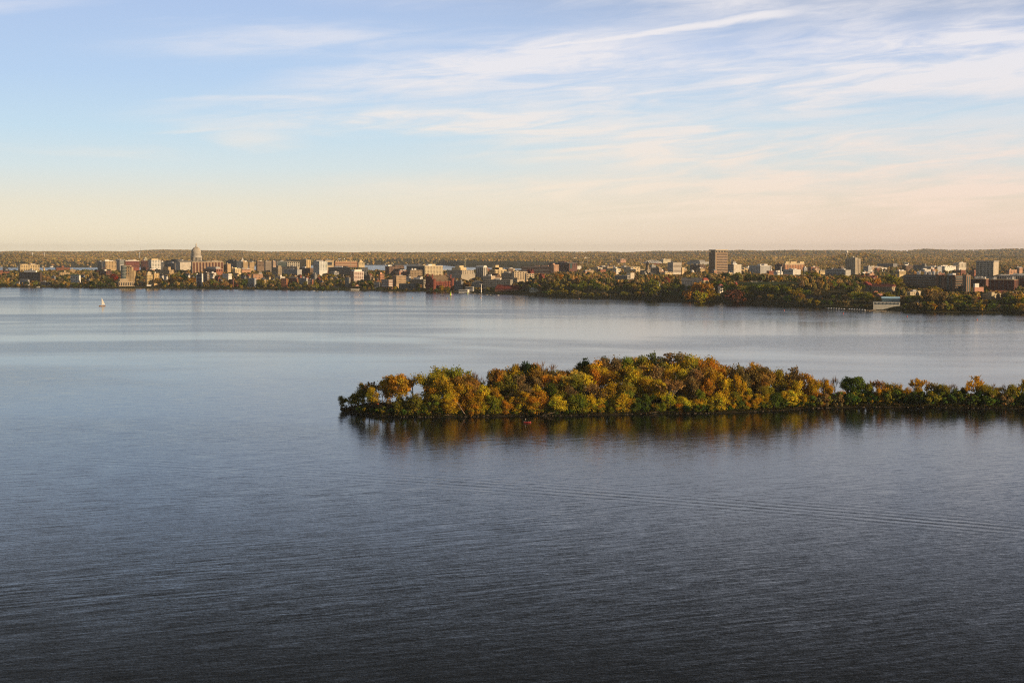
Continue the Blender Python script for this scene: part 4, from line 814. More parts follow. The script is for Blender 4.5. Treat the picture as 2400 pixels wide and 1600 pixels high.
bld('low_hall', 'small cream service block beside the foot of the tall slab', 1704, 1708, 1716, 639, 3600, CRM, 50, None, g(2, 2), units=1)
bld('low_hall', 'low white house at the lawn edge between dark green trees', 1728, 1733, 1740, 645, 3350, WHT, 48, None, g(1, 2), units=1)
i = bld('brick_silo_hall', 'tall orange brick building with close vertical piers and cream attic', 1835, 1839, 1884, 617, 4600, (.50, .26, .15), 62, None, ('v', 12, .3), wc=(.12, .07, .05), rc=CRM, units=0, land='below the orange piered building')
block('attic', M_WALL, i[0], (0, 0, i[3] - 2.2), (i[1] + .7, i[2] + .7, 5.5), (.58, .46, .31))
for a, b_ in ((-.45, -.25), (-.2, .1), (.28, .5)): top(i, -.4, .45, a, b_, 5, CRM)
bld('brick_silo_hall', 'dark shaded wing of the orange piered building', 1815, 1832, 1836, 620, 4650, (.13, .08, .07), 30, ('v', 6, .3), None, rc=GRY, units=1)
i = bld('power_plant', 'cluster of white and pale blue plant halls below the orange piered building', 1836, 1858, 1876, 632, 3850, (.58, .55, .5), 40, bd(2, .3), None, rc=LGRY, units=4, uc=WHT)
bld('power_plant', 'small white plant block with rooftop ducts near the twin stacks', 1812, 1822, 1834, 637, 3800, WHT, 42, g(1, 3), g(1, 2), rc=LGRY, units=4, uc=WHT)
bld('brick_hall', 'low orange brick range with flat red roof below the plant', 1824, 1838, 1856, 647, 3700, BRK, 44, None, g(1, 5), rc=REDR, units=1)
bld('apartment_block', 'small white and orange block in front of the hill woods', 1902, 1909, 1920, 629, 4600, (.52, .36, .24), 46, g(2, 2), g(2, 3), units=1)
bld('low_hall', 'cream hall with wide flat roof beside the patterned concrete building', 1918, 1922, 1935, 633.5, 4250, CRM, 52, None, bd(2), rc=WHT, units=1)
i = bld('concrete_lab', 'grey concrete laboratory patterned with large circles and a bright blank end', 1933, 1981, 1993, 633, 3650, (.42, .40, .36), 36, bd(1, .4), None, units=5, uc=LGRY, rc=LGRY, land='below the circle-patterned laboratory')
for q in range(5): 
    o = obj('round_panel', MB().lathe([(4.2, -.3), (4.2, .3)], 18), M_WALL, i[0], (.16, .16, .16), ((q - 2) * i[1] * .18, -i[2] / 2, i[3] - 11), (math.pi / 2, 0, 0))
i = bld('science_tower', 'tall ribbed concrete tower with white domes on its roof', 1980, 2003, 2016, 607, 4100, (.46, .38, .27), 42, ('v', 5, .24), ('v', 4, .4), wc=(.07, .06, .055), rc=CON, units=1, cat='tower', land='below the domed concrete tower')
top(i, -.1, .35, -.3, .2, 3.5, CON)
block('stair_shaft', M_WALL, i[0], (-i[1] * .62, i[2] * .2, i[3] / 2 - 1), (i[1] * .22, i[2] * .5, i[3] - 3), (.3, .25, .2)); block('lift_shaft', M_WALL, i[0], (i[1] * .46, -i[2] * .47, i[3] / 2 + 1), (i[1] * .12, i[2] * .12, i[3] + 5), (.38, .33, .25))
obj('radome', MB().lathe([(1.6, 0), (2.4, 1.4), (2.4, 2.6), (1.4, 4.2), (.1, 4.8)], 12, (2, -2)), M_PAINT, i[0], WHT, (0, 0, i[3] + 3.8)); obj('radome', MB().lathe([(.5, 0), (1.6, .5), (1.6, 1.8), (.1, 2.8)], 12, (-3, 4)), M_PAINT, i[0], WHT, (0, 0, i[3] + 3.8)); obj('dish_mast', MB().tube((6, 3, 0), (6, 3, 6), .35, .2).lathe([(.3, 5), (1.8, 6.6)], 10, (6, 3)), M_METAL, i[0], LGRY, (0, 0, i[3]))
bld('low_hall', 'cream low range at the foot of the domed tower', 2012, 2016, 2035, 641, 3950, (.55, .44, .30), 54, None, g(1, 5), units=2)
bld('red_roof_hall', 'long hall under a straight dark red roof behind the trees', 2001, 2046, 2055, 646.5, 3350, (.45, .34, .26), 32, g(1, 10), None, roof='gable', rc=(.17, .045, .04), units=2, rh=5, land='below the long dark red roof')
bld('hospital_wing', 'grey and white flat hospital wing at the wood edge', 2022, 2034, 2042, 624, 5100, LGRY, 42, bd(2), None, rc=WHT, units=2)
bld('hospital_wing', 'peach and cream office range among the far trees', 2034, 2037, 2062, 625, 5150, (.50, .36, .26), 60, None, g(2, 8), rc=WHT, units=2)
bld('hospital_wing', 'low white hall right of the peach office range', 2058, 2063, 2078, 627.5, 5250, WHT, 50, None, g(1, 4), units=2)
i = bld('field_house', 'long grey sheds with a sunlit end in front of far woods', 2054, 2092, 2102, 618, 5700, GRY, 36, ('v', 9, .3), None, rc=GRY, units=0)
i = bld('red_roof_dormitory', 'cream stone dormitory with red tiled roof, gables and white dormers', 2040, 2090, 2101, 666, 2400, (.42, .34, .23), 34, g(2, 12, .35, 3.6), g(2, 2, .35, 3.6), roof='gable', rc=(.15, .055, .045), units=3, rh=4.6, land='below the red-roofed dormitory')
bld('red_roof_dormitory', 'twin-gabled dormitory wing with red roof half sunk in trees', 2017, 2038, 2046, 660, 2430, (.40, .34, .25), 36, g(2, 5, .35, 3.6), None, roof='gabley', rc=(.24, .055, .045), units=1, rh=7)
i = bld('slate_mansion', 'dark grey mansion with tall pale chimneys above the boat pier', 1888, 1928, 1935, 686, 2290, (.16, .15, .14), 22, g(3, 9, .35, 3.3), None, 'house', roof='hip', rc=(.07, .07, .08), units=5, rh=6, land='beside the dark mansion with tall chimneys')
bld('tile_roof_house', 'house with pinkish tiled roofs and chimneys amid the trees', 1953, 1968, 1983, 687, 2340, (.42, .30, .22), 42, None, g(1, 4), 'house', roof='hip', rc=(.36, .17, .12), units=3, rh=5)
bld('tile_roof_house', 'big house with terracotta hipped roof above the glass-roofed boathouse', 2039, 2052, 2066, 683, 2280, (.40, .30, .22), 42, None, g(1, 4), 'house', roof='hip', rc=(.40, .16, .10), units=2, rh=5, land='beside the terracotta-roofed house')
bld('tile_roof_house', 'gabled house with salmon roof just left of the glass boathouse roof', 2050, 2062, 2073, 688, 2250, (.46, .36, .27), 44, None, g(1, 3), 'house', roof='gabley', rc=(.38, .20, .14), units=1, rh=5)
bld('tile_roof_house', 'house under brown tiled roof behind the glass boathouse roof', 2073, 2090, 2104, 688, 2240, (.38, .28, .2), 42, None, g(1, 4), 'house', roof='hip', rc=(.25, .13, .09), units=2, rh=5)
i = bld('rowing_boathouse', 'cream waterside boathouse with blue glass clerestory roof', 2047, 2110, 2113, 708, 2128, (.76, .71, .58), 15, g(1, 7, .35, 5), None, 'boathouse', rc=(.2, .24, .28), units=0, wc=(.05, .06, .07), land='beside the glass-roofed boathouse'); block('window_band', M_GLASS, i[0], (0, -i[2] / 2, i[3] - 2.4), (i[1] * .8, .4, 1.6), (.08, .13, .16))
LL, MM, hh = i[1], i[2], i[3]; block('clerestory', M_GLASS, i[0], (LL * .15, 6, hh + 2.8), (LL * .68, 10, 4.4), (.10, .16, .18)); obj('glass_roof', MB().box(-LL * .2, LL * .5, -.5, 14, hh + 4.9, hh + 7.6), M_PAINT, i[0], (.5, .78, .98))  # glass roof is opaque paint, its sky reflection put in as pale blue
i = bld('far_hall', 'grey block with a tall plain end among far trees', 2139, 2166, 2170, 621, 5300, GRY, 30, bd(2), None, rc=GRY, units=0); top(i, .2, .5, -.4, .4, 5, GRY)
i = bld('hospital_block', 'cream hospital block with grey side above the yellow woods', 2233, 2246, 2263, 616, 5050, (.58, .52, .42), 44, bd(4, .3), g(4, 5, .4, 4.4), rc=WHT, units=2)
bld('hospital_block', 'low white ranges with small windows left of the cream hospital block', 2196, 2213, 2243, 624, 5000, WHT, 46, g(1, 3), g(1, 7, .4), rc=WHT, units=4, uc=WHT)
bld('hospital_block', 'white laboratory sheds with rooftop plant in the far trees', 2162, 2196, 2206, 625.5, 4950, LGRY, 36, g(1, 4), None, rc=WHT, units=4, uc=WHT)
i = bld('office_tower', 'tall concrete tower with a five by eight window grid and tan blank end', 2286, 2327, 2339, 614, 3400, (.52, .45, .35), 36, ('g', 8, 5, .66, 4.6), None, wc=(.03, .03, .032), rc=LGRY, units=2, uc=LGRY, cat='tower', land='below the window-grid tower')
top(i, -.52, .52, -.53, .53, 3.2, (.40, .36, .31), 'cornice', z0=i[3] - .2)
i = bld('research_complex', 'huge brown stepped research building with ribbon windows and white rooftop flues', 2117, 2198, 2209, 645, 2450, (.17, .115, .085), 26, bd(5, .5, 4.4), None, wc=(.05, .065, .07), rc=(.12, .09, .08), units=0, land='below the brown ribbon-window complex')
for q in range(16): block('roof_flue', M_METAL, i[0], (RND.uniform(-.2, .45) * i[1], RND.uniform(-.3, .3) * i[2], i[3] + RND.uniform(2, 4)), (RND.uniform(.8, 4.5), 3, RND.uniform(4, 8)), RND.choice([WHT, WHT, LGRY]))
for q in range(10): block('upper_window', M_GLASS, i[0], ((q - 5) * i[1] * .095, -i[2] / 2, i[3] - 2.2), (i[1] * .075, .5, 4), DGL)
i = bld('research_complex', 'brown brick laboratory of tall slabs with glazed stairwells', 2197, 2235, 2257, 646, 2370, (.19, .12, .085), 40, ('v', 4, .45), bd(6, .5, 4), wc=(.05, .08, .085), rc=BRNC, units=2, uc=WHT, land='below the tall brown slabs')
for xx, q in ((-.5, 3), (-.12, 2.2), (.5, 4)): block('stair_slab', M_WALL, i[0], (xx * i[1], -i[2] / 2 - .6, i[3] / 2 + .5), (5, 3.5, i[3] + 2), (.23, .145, .10))
bld('research_complex', 'lit brown brick end tower with glass corner strips', 2255, 2264, 2274, 645, 2350, (.30, .19, .13), 44, ('v', 1, .2), ('v', 2, .5), wc=(.07, .09, .09), units=1)
i = bld('veterinary_building', 'long dark red brick building with white flues along its roof', 2316, 2376, 2386, 656, 2340, (.155, .065, .05), 30, ('v', 6, .16), ('v', 3, .3), rc=CRM, units=0, wc=(.05, .05, .055), land='below the long dark brick building')
for q in range(9): block('roof_flue', M_METAL, i[0], (RND.uniform(-.4, .4) * i[1], RND.uniform(-.2, .3) * i[2], i[3] + 2.2), (RND.uniform(.8, 3), 2, RND.uniform(3, 6)), WHT)
bld('veterinary_building', 'older brown brick wing with many small windows left of the long brick one', 2273, 2310, 2317, 654, 2420, (.20, .10, .075), 26, g(4, 10, .4, 3.8), None, rc=CRM, units=5, uc=WHT)
bld('grey_hall', 'long grey concrete hall with rooftop plant behind the dark brick building', 2337, 2410, 2425, 646, 3250, (.26, .255, .26), 20, ('v', 14, .4), None, rc=LGRY, units=4, uc=WHT)
bld('brown_hall', 'brown hall with a red band at the far east edge', 2384, 2425, 2440, 652, 2450, BRNC, 30, bd(4, .4, 5), None, wc=(.2, .06, .05), units=1)
i = bld('pink_brick_hall', 'small salmon brick block with white rooftop ducts', 2279, 2284, 2305, 673.5, 2260, (.48, .25, .18), 58, None, None, rc=PNK, units=0); top(i, -.4, .4, -.45, .0, 6, WHT)
bld('long_red_roof', 'wide low building under a spreading dull red roof', 2292, 2356, 2384, 681.5, 2230, DBRK, 40, None, None, roof='hip', rc=(.22, .075, .065), units=0, rh=4, land='below the spreading dull red roof')
i = bld('stone_dormitory', 'cream stone dormitory wing with a raised square gatehouse', 2301, 2322, 2349, 689, 2170, (.47, .40, .27), 46, g(3, 5, .35, 3.4), g(3, 7, .35, 3.4), units=0, rc=STN, land='beside the cream dormitory with the gatehouse'); block('gatehouse', M_WALL, i[0], (i[1] * .35, -i[2] * .42, i[3] / 2 + 1.5), (9, 9, i[3] + 3), (.47, .39, .25))
bld('stone_dormitory', 'cream stone dormitory range fading behind the shore trees', 2349, 2372, 2398, 689, 2190, (.42, .36, .26), 46, g(3, 5, .35, 3.4), g(3, 6, .35, 3.4), units=2, rc=TARR)
i = bld('stone_dormitory', 'sunlit cream dormitory with a notched flat roofline', 2104, 2133, 2165, 684.5, 2230, (.54, .46, .32), 46, g(3, 5, .35, 3.6), g(3, 8, .35, 3.6), units=1, rc=STN, land='below the notched cream dormitory'); block('gatehouse', M_WALL, i[0], (i[1] / 2, i[2] * .1, i[3] / 2 + .8), (2, 9, i[3] + 1.6), (.54, .46, .32))

# the domed government house
D0 = 4350; X0 = U(461.4) * D0; zb = gz(X0, D0); zg = lambda y: zt(y, D0) - zb
cap = thing('domed_capitol', 'pale granite capitol with columned drum, ribbed dome, lantern and gilded statue', 'capitol', (X0, D0, zb), R(-45)); k_ = D0 / F
LAND.append((461, 3500, 'below the great dome')); FOOT.append((X0, D0, 60, 60, .78))
GRN_ = (.53, .475, .40)
for q in range(4):
    a = q * math.pi / 2; wg = MB().box(14, 66, -13, 13, -4, zg(614))
    wob_ = obj('wing', wg, M_WALL, cap, GRN_, rot=(0, 0, a)); obj('roof', MB().gable(14, 67, -14, 14, zg(614), zg(611), 0), M_ROOF, wob_, (.34, .32, .29))
obj('crossing', MB().lathe([(24, -4), (24, zg(613.5))], 8), M_WALL, cap, GRN_)
obj('drum', MB().lathe([(12.6 * k_, zg(614)), (12.6 * k_, zg(611.6)), (10.6 * k_, zg(611.5)), (10.6 * k_, zg(603.5))], 32), M_WALL, cap, (.33, .29, .25))
for q in range(24):
    a = 2 * math.pi * (q + .5) / 24; obj('column', MB().tube((0, 0, zg(611.6)), (0, 0, zg(603.5)), 1.05, .9, 8), M_WALL, cap, GRN_, (12.1 * k_ * cos(a), 12.1 * k_ * sin(a), 0))
    if q % 1 == 0: block('window', M_GLASS, cap, (10.6 * k_ * cos(a + .13), 10.6 * k_ * sin(a + .13), zg(607.5)), (.8, .8, 7), (.03, .03, .03))
obj('entablature', MB().lathe([(12.7 * k_, zg(603.5)), (13.2 * k_, zg(602.6)), (13.4 * k_, zg(600.8)), (12.2 * k_, zg(600.6)), (12.2 * k_, zg(599.6))], 32), M_WALL, cap, GRN_)
obj('attic', MB().lathe([(11.4 * k_, zg(600.6)), (11.2 * k_, zg(596.5)), (11.6 * k_, zg(596.2)), (11.2 * k_, zg(595.4)), (10.6 * k_, zg(592))], 32), M_WALL, cap, GRN_)
for zz_, rr in ((598.2, 11.4), (594, 11.0)):
    for q in range(24): a = 2 * math.pi * q / 24; o = block('window', M_GLASS, cap, (rr * k_ * cos(a), rr * k_ * sin(a), zg(zz_)), (.7, 1.6, 2.4), (.04, .035, .03)); o.rotation_euler.z = a
dm = [(10.6, 592), (10.3, 589.5), (9.7, 587), (8.7, 584.6), (7.3, 582.5), (5.4, 580.7), (3.3, 579.4), (2.6, 578.9)]
obj('dome', MB().lathe([(r * k_, zg(y)) for r, y in dm], 32), M_WALL, cap, (.48, .435, .37), smooth=True)
for q in range(24):
    a = 2 * math.pi * q / 24; rb = MB()
    for (r1_, y1), (r2_, y2) in zip(dm, dm[1:]): rb.tube(((r1_ * k_), 0, zg(y1)), ((r2_ * k_), 0, zg(y2)), .5, .45, 4)
    obj('rib', rb, M_WALL, cap, GRN_, rot=(0, 0, a))
obj('lantern', MB().lathe([(2.6 * k_, zg(579.2)), (2.5 * k_, zg(578.4)), (1.5 * k_, zg(578.2)), (1.4 * k_, zg(575.2)), (1.8 * k_, zg(575)), (1.3 * k_, zg(574.2)), (.7 * k_, zg(573))], 16), M_WALL, cap, GRN_)
st = MB().lathe([(.75 * k_, zg(573)), (.5 * k_, zg(572.2)), (.42 * k_, zg(571.2)), (.5 * k_, zg(570.4)), (.22 * k_, zg(569.9)), (.28 * k_, zg(569.5)), (.05, zg(569))], 10); st.tube((0, 0, zg(570.6)), (1.8, 0, zg(569.6)), .3, .2)
obj('statue', st, M_METAL, cap, (.75, .50, .14))

# the tall campus slab
Dv = 4050; x_, y_ = 0, 0
Lh, Mh, cx, cy, rz = frame(1661, 1676, 1704.5, 592, Dv, 42); zb = gz(cx, cy); H_ = zt(591.5, Dv) - zb
vh = thing('slab_tower', 'tall brown campus tower with ribbon windows and a thin overhanging roof slab', 'tower', (cx, cy, zb), rz); LAND.append((1683, Dv, 'below the tall slab tower')); FOOT.append((cx, cy, Lh / 2, Mh / 2, -rz))
VB = (.31, .205, .125)
obj('wall', MB().box(-Lh / 2, Lh / 2, -Mh / 2, Mh / 2, -5, H_), M_WALL, vh, VB)
obj('recessed_floor', MB().box(-Lh / 2 + 3.4, Lh / 2 - 3.4, -Mh / 2 + 3.4, Mh / 2 - 3.4, H_, H_ + 5.2), M_WALL, vh, (.30, .25, .19))
obj('roof_slab', MB().box(-Lh / 2 - .6, Lh / 2 + .6, -Mh / 2 - .6, Mh / 2 + .6, H_ + 5.2, zt(585, Dv) - zb), M_WALL, vh, (.50, .42, .31))
for q in range(4): block('window', M_GLASS, vh, (Lh / 2 - 3.4, (q - 1.5) * Mh * .23, H_ + 2.6), (.5, Mh * .12, 4), GLS)
fh_ = 4.7
for q in range(15):
    z = H_ - 3.2 - q * fh_
    for j in range(4): block('window', M_GLASS, vh, (-Lh / 2 + Lh * (j + .5) / 4.6, -Mh / 2, z), (Lh / 4.6 * .7, .4, 2.4), (.03, .035, .045))
    block('window_band', M_GLASS, vh, (Lh / 2, Mh * .04, z), (.4, Mh * .86, 2.3), (.045, .035, .035))
    block('floor_ledge', M_WALL, vh, (Lh / 2, Mh * .04, z - 2), (.7, Mh * .88, 1.1), (.46, .35, .25))
    for j in range(9): 
        if q < 9: block('mullion', M_WALL, vh, (Lh / 2 + .1, -Mh * .39 + Mh * .86 * j / 8, z), (.5, .5, 1.7), (.42, .32, .23))
obj('corner_shaft', MB().box(Lh / 2 - 3.4, Lh / 2 + .9, -Mh / 2 - .9, -Mh / 2 + 1.8, -5, H_ - .6), M_WALL, vh, (.46, .36, .26))
obj('mast', MB().tube((2, 0, H_ + 7), (2, 0, H_ + 13), .2, .08), M_METAL, vh, LGRY); obj('mast', MB().tube((-5, 3, H_ + 7), (-5, 3, H_ + 10), .2, .08), M_METAL, vh, LGRY)

# the red castle hall by the water
Dg = 3140; Lh, Mh, cx, cy, rz = frame(1001, 1016, 1059, 646, Dg, 58); zb = gz(cx, cy); zr = zt(646, Dg) - zb
rg_ = thing('red_castle', 'red brick castle-like hall with round turrets and broad brown roofs', 'hall', (cx, cy, zb), rz); LAND.append((1030, 3150, 'in front of the red castle hall')); FOOT.append((cx, cy, Lh / 2, Mh / 2 + 3, -rz))
RB = (.23, .07, .05)
he = zt(655, Dg) - zb; hl = zt(659, Dg) - zb
obj('wall', MB().box(-Lh / 2, Lh / 2 - 5, -Mh / 2, Mh / 2, -4, he), M_WALL, rg_, RB); obj('aisle', MB().box(Lh / 2 - 5, Lh / 2 + 3, -Mh / 2, Mh / 2, -4, hl), M_WALL, rg_, RB)
obj('gable_wall', MB().gable(-Lh / 2, Lh / 2 - 5, -Mh / 2, Mh / 2, he, zr + .6, 0, 'y'), M_WALL, rg_, RB); obj('roof', MB().gable(-Lh / 2 - .5, Lh / 2 - 4.4, -Mh / 2 + 1, Mh / 2 - 1, he + .1, zr + 1, 0, 'y'), M_ROOF, rg_, (.24, .17, .11))
al = MB().add([(Lh / 2 - 5, -Mh / 2 + 1, he), (Lh / 2 - 5, Mh / 2 - 1, he), (Lh / 2 + 3.5, Mh / 2 - 1, hl - .2), (Lh / 2 + 3.5, -Mh / 2 + 1, hl - .2), (Lh / 2 - 5, -Mh / 2 + 1, he - .6), (Lh / 2 - 5, Mh / 2 - 1, he - .6), (Lh / 2 + 3.5, Mh / 2 - 1, hl - .8), (Lh / 2 + 3.5, -Mh / 2 + 1, hl - .8)], [(0, 3, 2, 1), (4, 5, 6, 7), (0, 4, 7, 3), (1, 2, 6, 5), (3, 7, 6, 2), (0, 1, 5, 4)])
obj('aisle_roof', al, M_ROOF, rg_, (.24, .17, .11))
for xx, yy, r_, y in ((Lh / 2 + 2, -Mh / 2, 4.2, 654.5), (Lh / 2 + 2, Mh / 2, 4.4, 653), (-Lh / 2, -Mh / 2, 3, 643), (Lh / 2 - 5, -Mh / 2, 1.8, 643), (Lh / 2 - 6, Mh / 2, 2, 645), (-Lh / 2, Mh / 2, 2.2, 644)):
    z = zt(y, Dg) - zb; tr_ = obj('turret', MB().lathe([(r_, -4), (r_, z - 1.6), (r_ * 1.15, z - 1.4), (r_ * 1.15, z)], 14), M_WALL, rg_, RB, (xx, yy, 0))
    for q in range(5): a = q * 1.257; block('merlon', M_WALL, tr_, (r_ * 1.05 * cos(a), r_ * 1.05 * sin(a), z + .5), (r_ * .5, r_ * .5, 1), RB)
for q in range(9):
    for zz_ in (hl - 5, hl - 9): block('window', M_GLASS, rg_, (Lh / 2 + 3, (q - 4) * Mh * .095, zz_), (.4, 1.5, 2.4), (.03, .02, .02))
for q in range(3): block('window', M_GLASS, rg_, ((q - 1) * Lh * .2 - 3, -Mh / 2, he - 5), (2, .4, 4.5), (.03, .02, .02))
for q in (-.16, .12, .3): obj('buttress', MB().lathe([(1.5, -4), (1.5, hl - .5), (.1, hl + 2)], 8), M_WALL, rg_, RB, (Lh / 2 + 3, q * Mh, 0))

# ribbed white arena dome
Da = 7000; x_ = U(1532) * Da; ka = Da / F; zb = zt(618, Da)
ar = thing('domed_arena', 'low round arena with white ribbed shell roof and dark red rim', 'arena', (x_, Da + 60, zb)); FOOT.append((x_, Da + 60, 50, 50, 0))
sh_ = [(22.5, 1.5), (20, 3.6), (15, 6.0), (9, 7.8), (4, 8.6), (.2, 8.8)]
obj('roof', MB().lathe([(r * ka, (z - 1.5) * ka * .9 + 3) for r, z in sh_], 48), M_PAINT, ar, (.55, .55, .56)); obj('wall', MB().lathe([(21.5 * ka, -24), (21.5 * ka, 2.8)], 48), M_WALL, ar, (.22, .06, .05))
for q in range(28):
    a = 2 * math.pi * q / 28; rb = MB()
    for (r1_, z1), (r2_, z2) in zip(sh_, sh_[1:]): rb.tube((r1_ * ka, 0, (z1 - 1.5) * ka * .9 + 3.2), (r2_ * ka, 0, (z2 - 1.5) * ka * .9 + 3.2), 1.5, .8, 4)
    obj('rib', rb, M_PAINT, ar, WHT, rot=(0, 0, a))
i = bld('arena_annex', 'cream block standing behind the ribbed arena', 1545, 1554, 1572, 607.5, 7250, (.56, .50, .36), 46, None, g(3, 6, .35), rc=CRM, units=2)

# lesser halls and blocks between the trees
FILL = random.Random(31); fills = {}
FC = [('cream', CRM), ('white', WHT), ('tan', TANC), ('brick', BRK), ('grey', LGRY), ('peach', PNK), ('brown', BRNC)]
n_f = 0
while n_f < 84:
    p_ = FILL.choice([FILL.uniform(1290, 1840), FILL.uniform(1290, 1840), FILL.uniform(1880, 2390), FILL.uniform(330, 1230)])
    D = FILL.uniform(3650, 5300) if p_ > 1280 else FILL.uniform(3620, 4900); X = U(p_) * D
    if any(abs(cos(th) * (X - fx) - sin(th) * (D - fy)) < a + 16 and abs(sin(th) * (X - fx) + cos(th) * (D - fy)) < b_ + 16 for fx, fy, a, b_, th in FOOT): continue
    z = gz(X, D); hh = FILL.uniform(15, 23) if p_ > 1280 else FILL.uniform(11, 18); y = HY + (CH - z - hh) * F / D; w_ = FILL.uniform(9, 26); cn, cc_ = FILL.choice(FC)
    i = bld('campus_hall' if p_ > 1280 else 'town_block', 'x', p_ - w_ * .5, p_ - w_ * FILL.uniform(-.05, .2), p_ + w_ * .5, y, D, cc_, FILL.choice([40, 44, 48]), FILL.choice([g(2, 4), bd(2)]), FILL.choice([g(3, 5, .42), bd(3, .35), g(2, 6, .4)]), rc=FILL.choice([WHT, LGRY, TARR, STN]), units=FILL.choice([1, 2, 3]), uc=FILL.choice([WHT, LGRY, cc_]))
    lm = min(LAND, key=lambda q: abs(q[0] - p_) + (0 if q[1] < D else 60)); ph_ = lm[2]
    for o_ in ('below ', 'beside ', 'in front of ', 'behind '):
        if ph_.startswith(o_): ph_ = ph_[len(o_):]
    fills.setdefault((cn, ph_), []).append((p_, i[0])); n_f += 1
for (cn, ph_), L_ in fills.items():
    L_.sort(key=lambda q: q[0]); low_ = 'low %s block half sunk in trees nearest to ' % cn
    for q, (p_, o) in enumerate(L_): o['label'] = low_ + ph_ if len(L_) == 1 else '%s %s tree-sunk block from the west near %s' % (['first', 'second', 'third', 'fourth', 'fifth', 'sixth'][q], cn, ph_)
# ================================================================ houses among the trees behind the water
HC = {'white': WHT, 'grey': GRY, 'brick': BRK, 'cream': CRM, 'tan': TANC, 'dark brick': DBRK, 'blue-grey': (.26, .30, .36), 'brown': BRNC, 'orange brick': (.42, .18, .1)}
HR = {'dark': DGRY, 'red': (.24, .06, .045), 'slate': (.16, .17, .19), 'brown': (.14, .09, .06)}
for p_, y, D, w_, cw_, rw_, where in ((127, 645, 3800, 9, 'blue-grey', 'slate', 'beside the white green-roofed mansion'), (196, 644, 3850, 10, 'blue-grey', 'slate', 'below the low red block'), (208, 651, 3600, 8, 'grey', 'dark', 'in the dark shore trees'),
        (379, 643, 3750, 13, 'white', 'dark', 'under the yellow-tan hall'), (390, 645, 3700, 9, 'white', 'slate', 'between trees right of the cream hotel'), (441, 641, 3760, 11, 'white', 'slate', 'below the government office'), (452, 646, 3600, 9, 'grey', 'slate', 'above the orange maple by the water'),
        (499, 641, 3700, 12, 'white', 'brown', 'below the striped brick hall'), (511, 647, 3560, 11, 'brick', 'red', 'right of the balcony block'), (518, 653, 3480, 9, 'grey', 'dark', 'under the bright white block'),
        (556, 640, 3800, 10, 'cream', 'brown', 'below the cream flat-roofed block'), (572, 646, 3620, 12, 'grey', 'slate', 'above the pale striped block'), (583, 643, 3700, 10, 'tan', 'red', 'left of the pinkish brick block'),
        (618, 651, 3500, 13, 'tan', 'slate', 'like a steep chapel by the water'), (630, 646, 3620, 11, 'cream', 'brown', 'above the steep chapel-like roof'), (640, 652, 3500, 10, 'cream', 'slate', 'left of the orange brick shore house'),
        (650, 644, 3720, 9, 'white', 'dark', 'below the stepped windowless block'), (690, 643, 3680, 12, 'tan', 'brown', 'above the red house with slate gables'), (703, 644, 3660, 11, 'brick', 'red', 'below the deck building'), (718, 648, 3560, 11, 'orange brick', 'red', 'above the balcony-banded house'),
        (748, 650, 3540, 10, 'dark brick', 'red', 'left of the beige gabled hall'), (754, 657, 3420, 10, 'brick', 'slate', 'below the beige gabled hall'), (788, 648, 3650, 11, 'tan', 'slate', 'right of the beige gabled hall'), (797, 655, 3480, 9, 'dark brick', 'dark', 'left of the grey block with yellow end'),
        (803, 645, 3700, 9, 'white', 'dark', 'below the dark yellow-panelled complex'), (874, 648, 3560, 9, 'tan', 'brown', 'right of the dull brown block'), (884, 652, 3440, 8, 'brick', 'dark', 'above the pale window-framed block'), (868, 641, 3720, 8, 'cream', 'red', 'beside the far lake inlet'),
        (958, 644, 3500, 11, 'white', 'dark', 'under the domed bank-like block'), (978, 650, 3350, 13, 'dark brick', 'slate', 'left of the red castle hall'), (985, 645, 3480, 12, 'white', 'brown', 'behind the red castle hall'), (1010, 690, 0, 0, '', '', ''),
        (1146, 642, 3400, 10, 'white', 'dark', 'under the tiered cream building'), (1272, 646, 2960, 10, 'brick', 'red', 'in woods right of the castle-like brick hall'), (1543, 660, 2640, 8, 'white', 'dark', 'in the campus woods left of the dormered hall'),
        (1905, 637, 2950, 10, 'white', 'red', 'at the foot of the hill woods'), (1725, 661, 2520, 7, 'brick', 'red', 'at the west edge of the lawn'), (1994, 690, 2330, 9, 'tan', 'red', 'among orange trees above the boat pier'), (2088, 700, 2230, 9, 'tan', 'brown', 'right behind the glass boathouse'),
        (2152, 705, 2120, 7, 'white', 'slate', 'half hidden under the notched dormitory'), (2166, 703, 2130, 6, 'white', 'brown', 'in the red shore trees'), (2218, 696, 2180, 9, 'grey', 'slate', 'below the tall brown slabs'), (2232, 700, 2140, 8, 'grey', 'dark', 'left of the pale yellow shore tree'), (2266, 690, 2240, 9, 'tan', 'slate', 'above the pale yellow shore tree'),
        (2306, 703, 2130, 16, 'grey', 'slate', 'in shade under the cream gatehouse')):
    if w_: bld('house', f'small {cw_} house with {rw_} gabled roof {where}', p_ - w_ * .6, p_ + w_ * .1, p_ + w_ * .5, y, D, HC[cw_], 42, g(2, 4, .4, 3), g(2, 3, .4, 3), 'house', roof=rt.choice(['gable', 'gabley', 'hip']), rc=HR[rw_], units=1, rh=rt.uniform(3.5, 5))

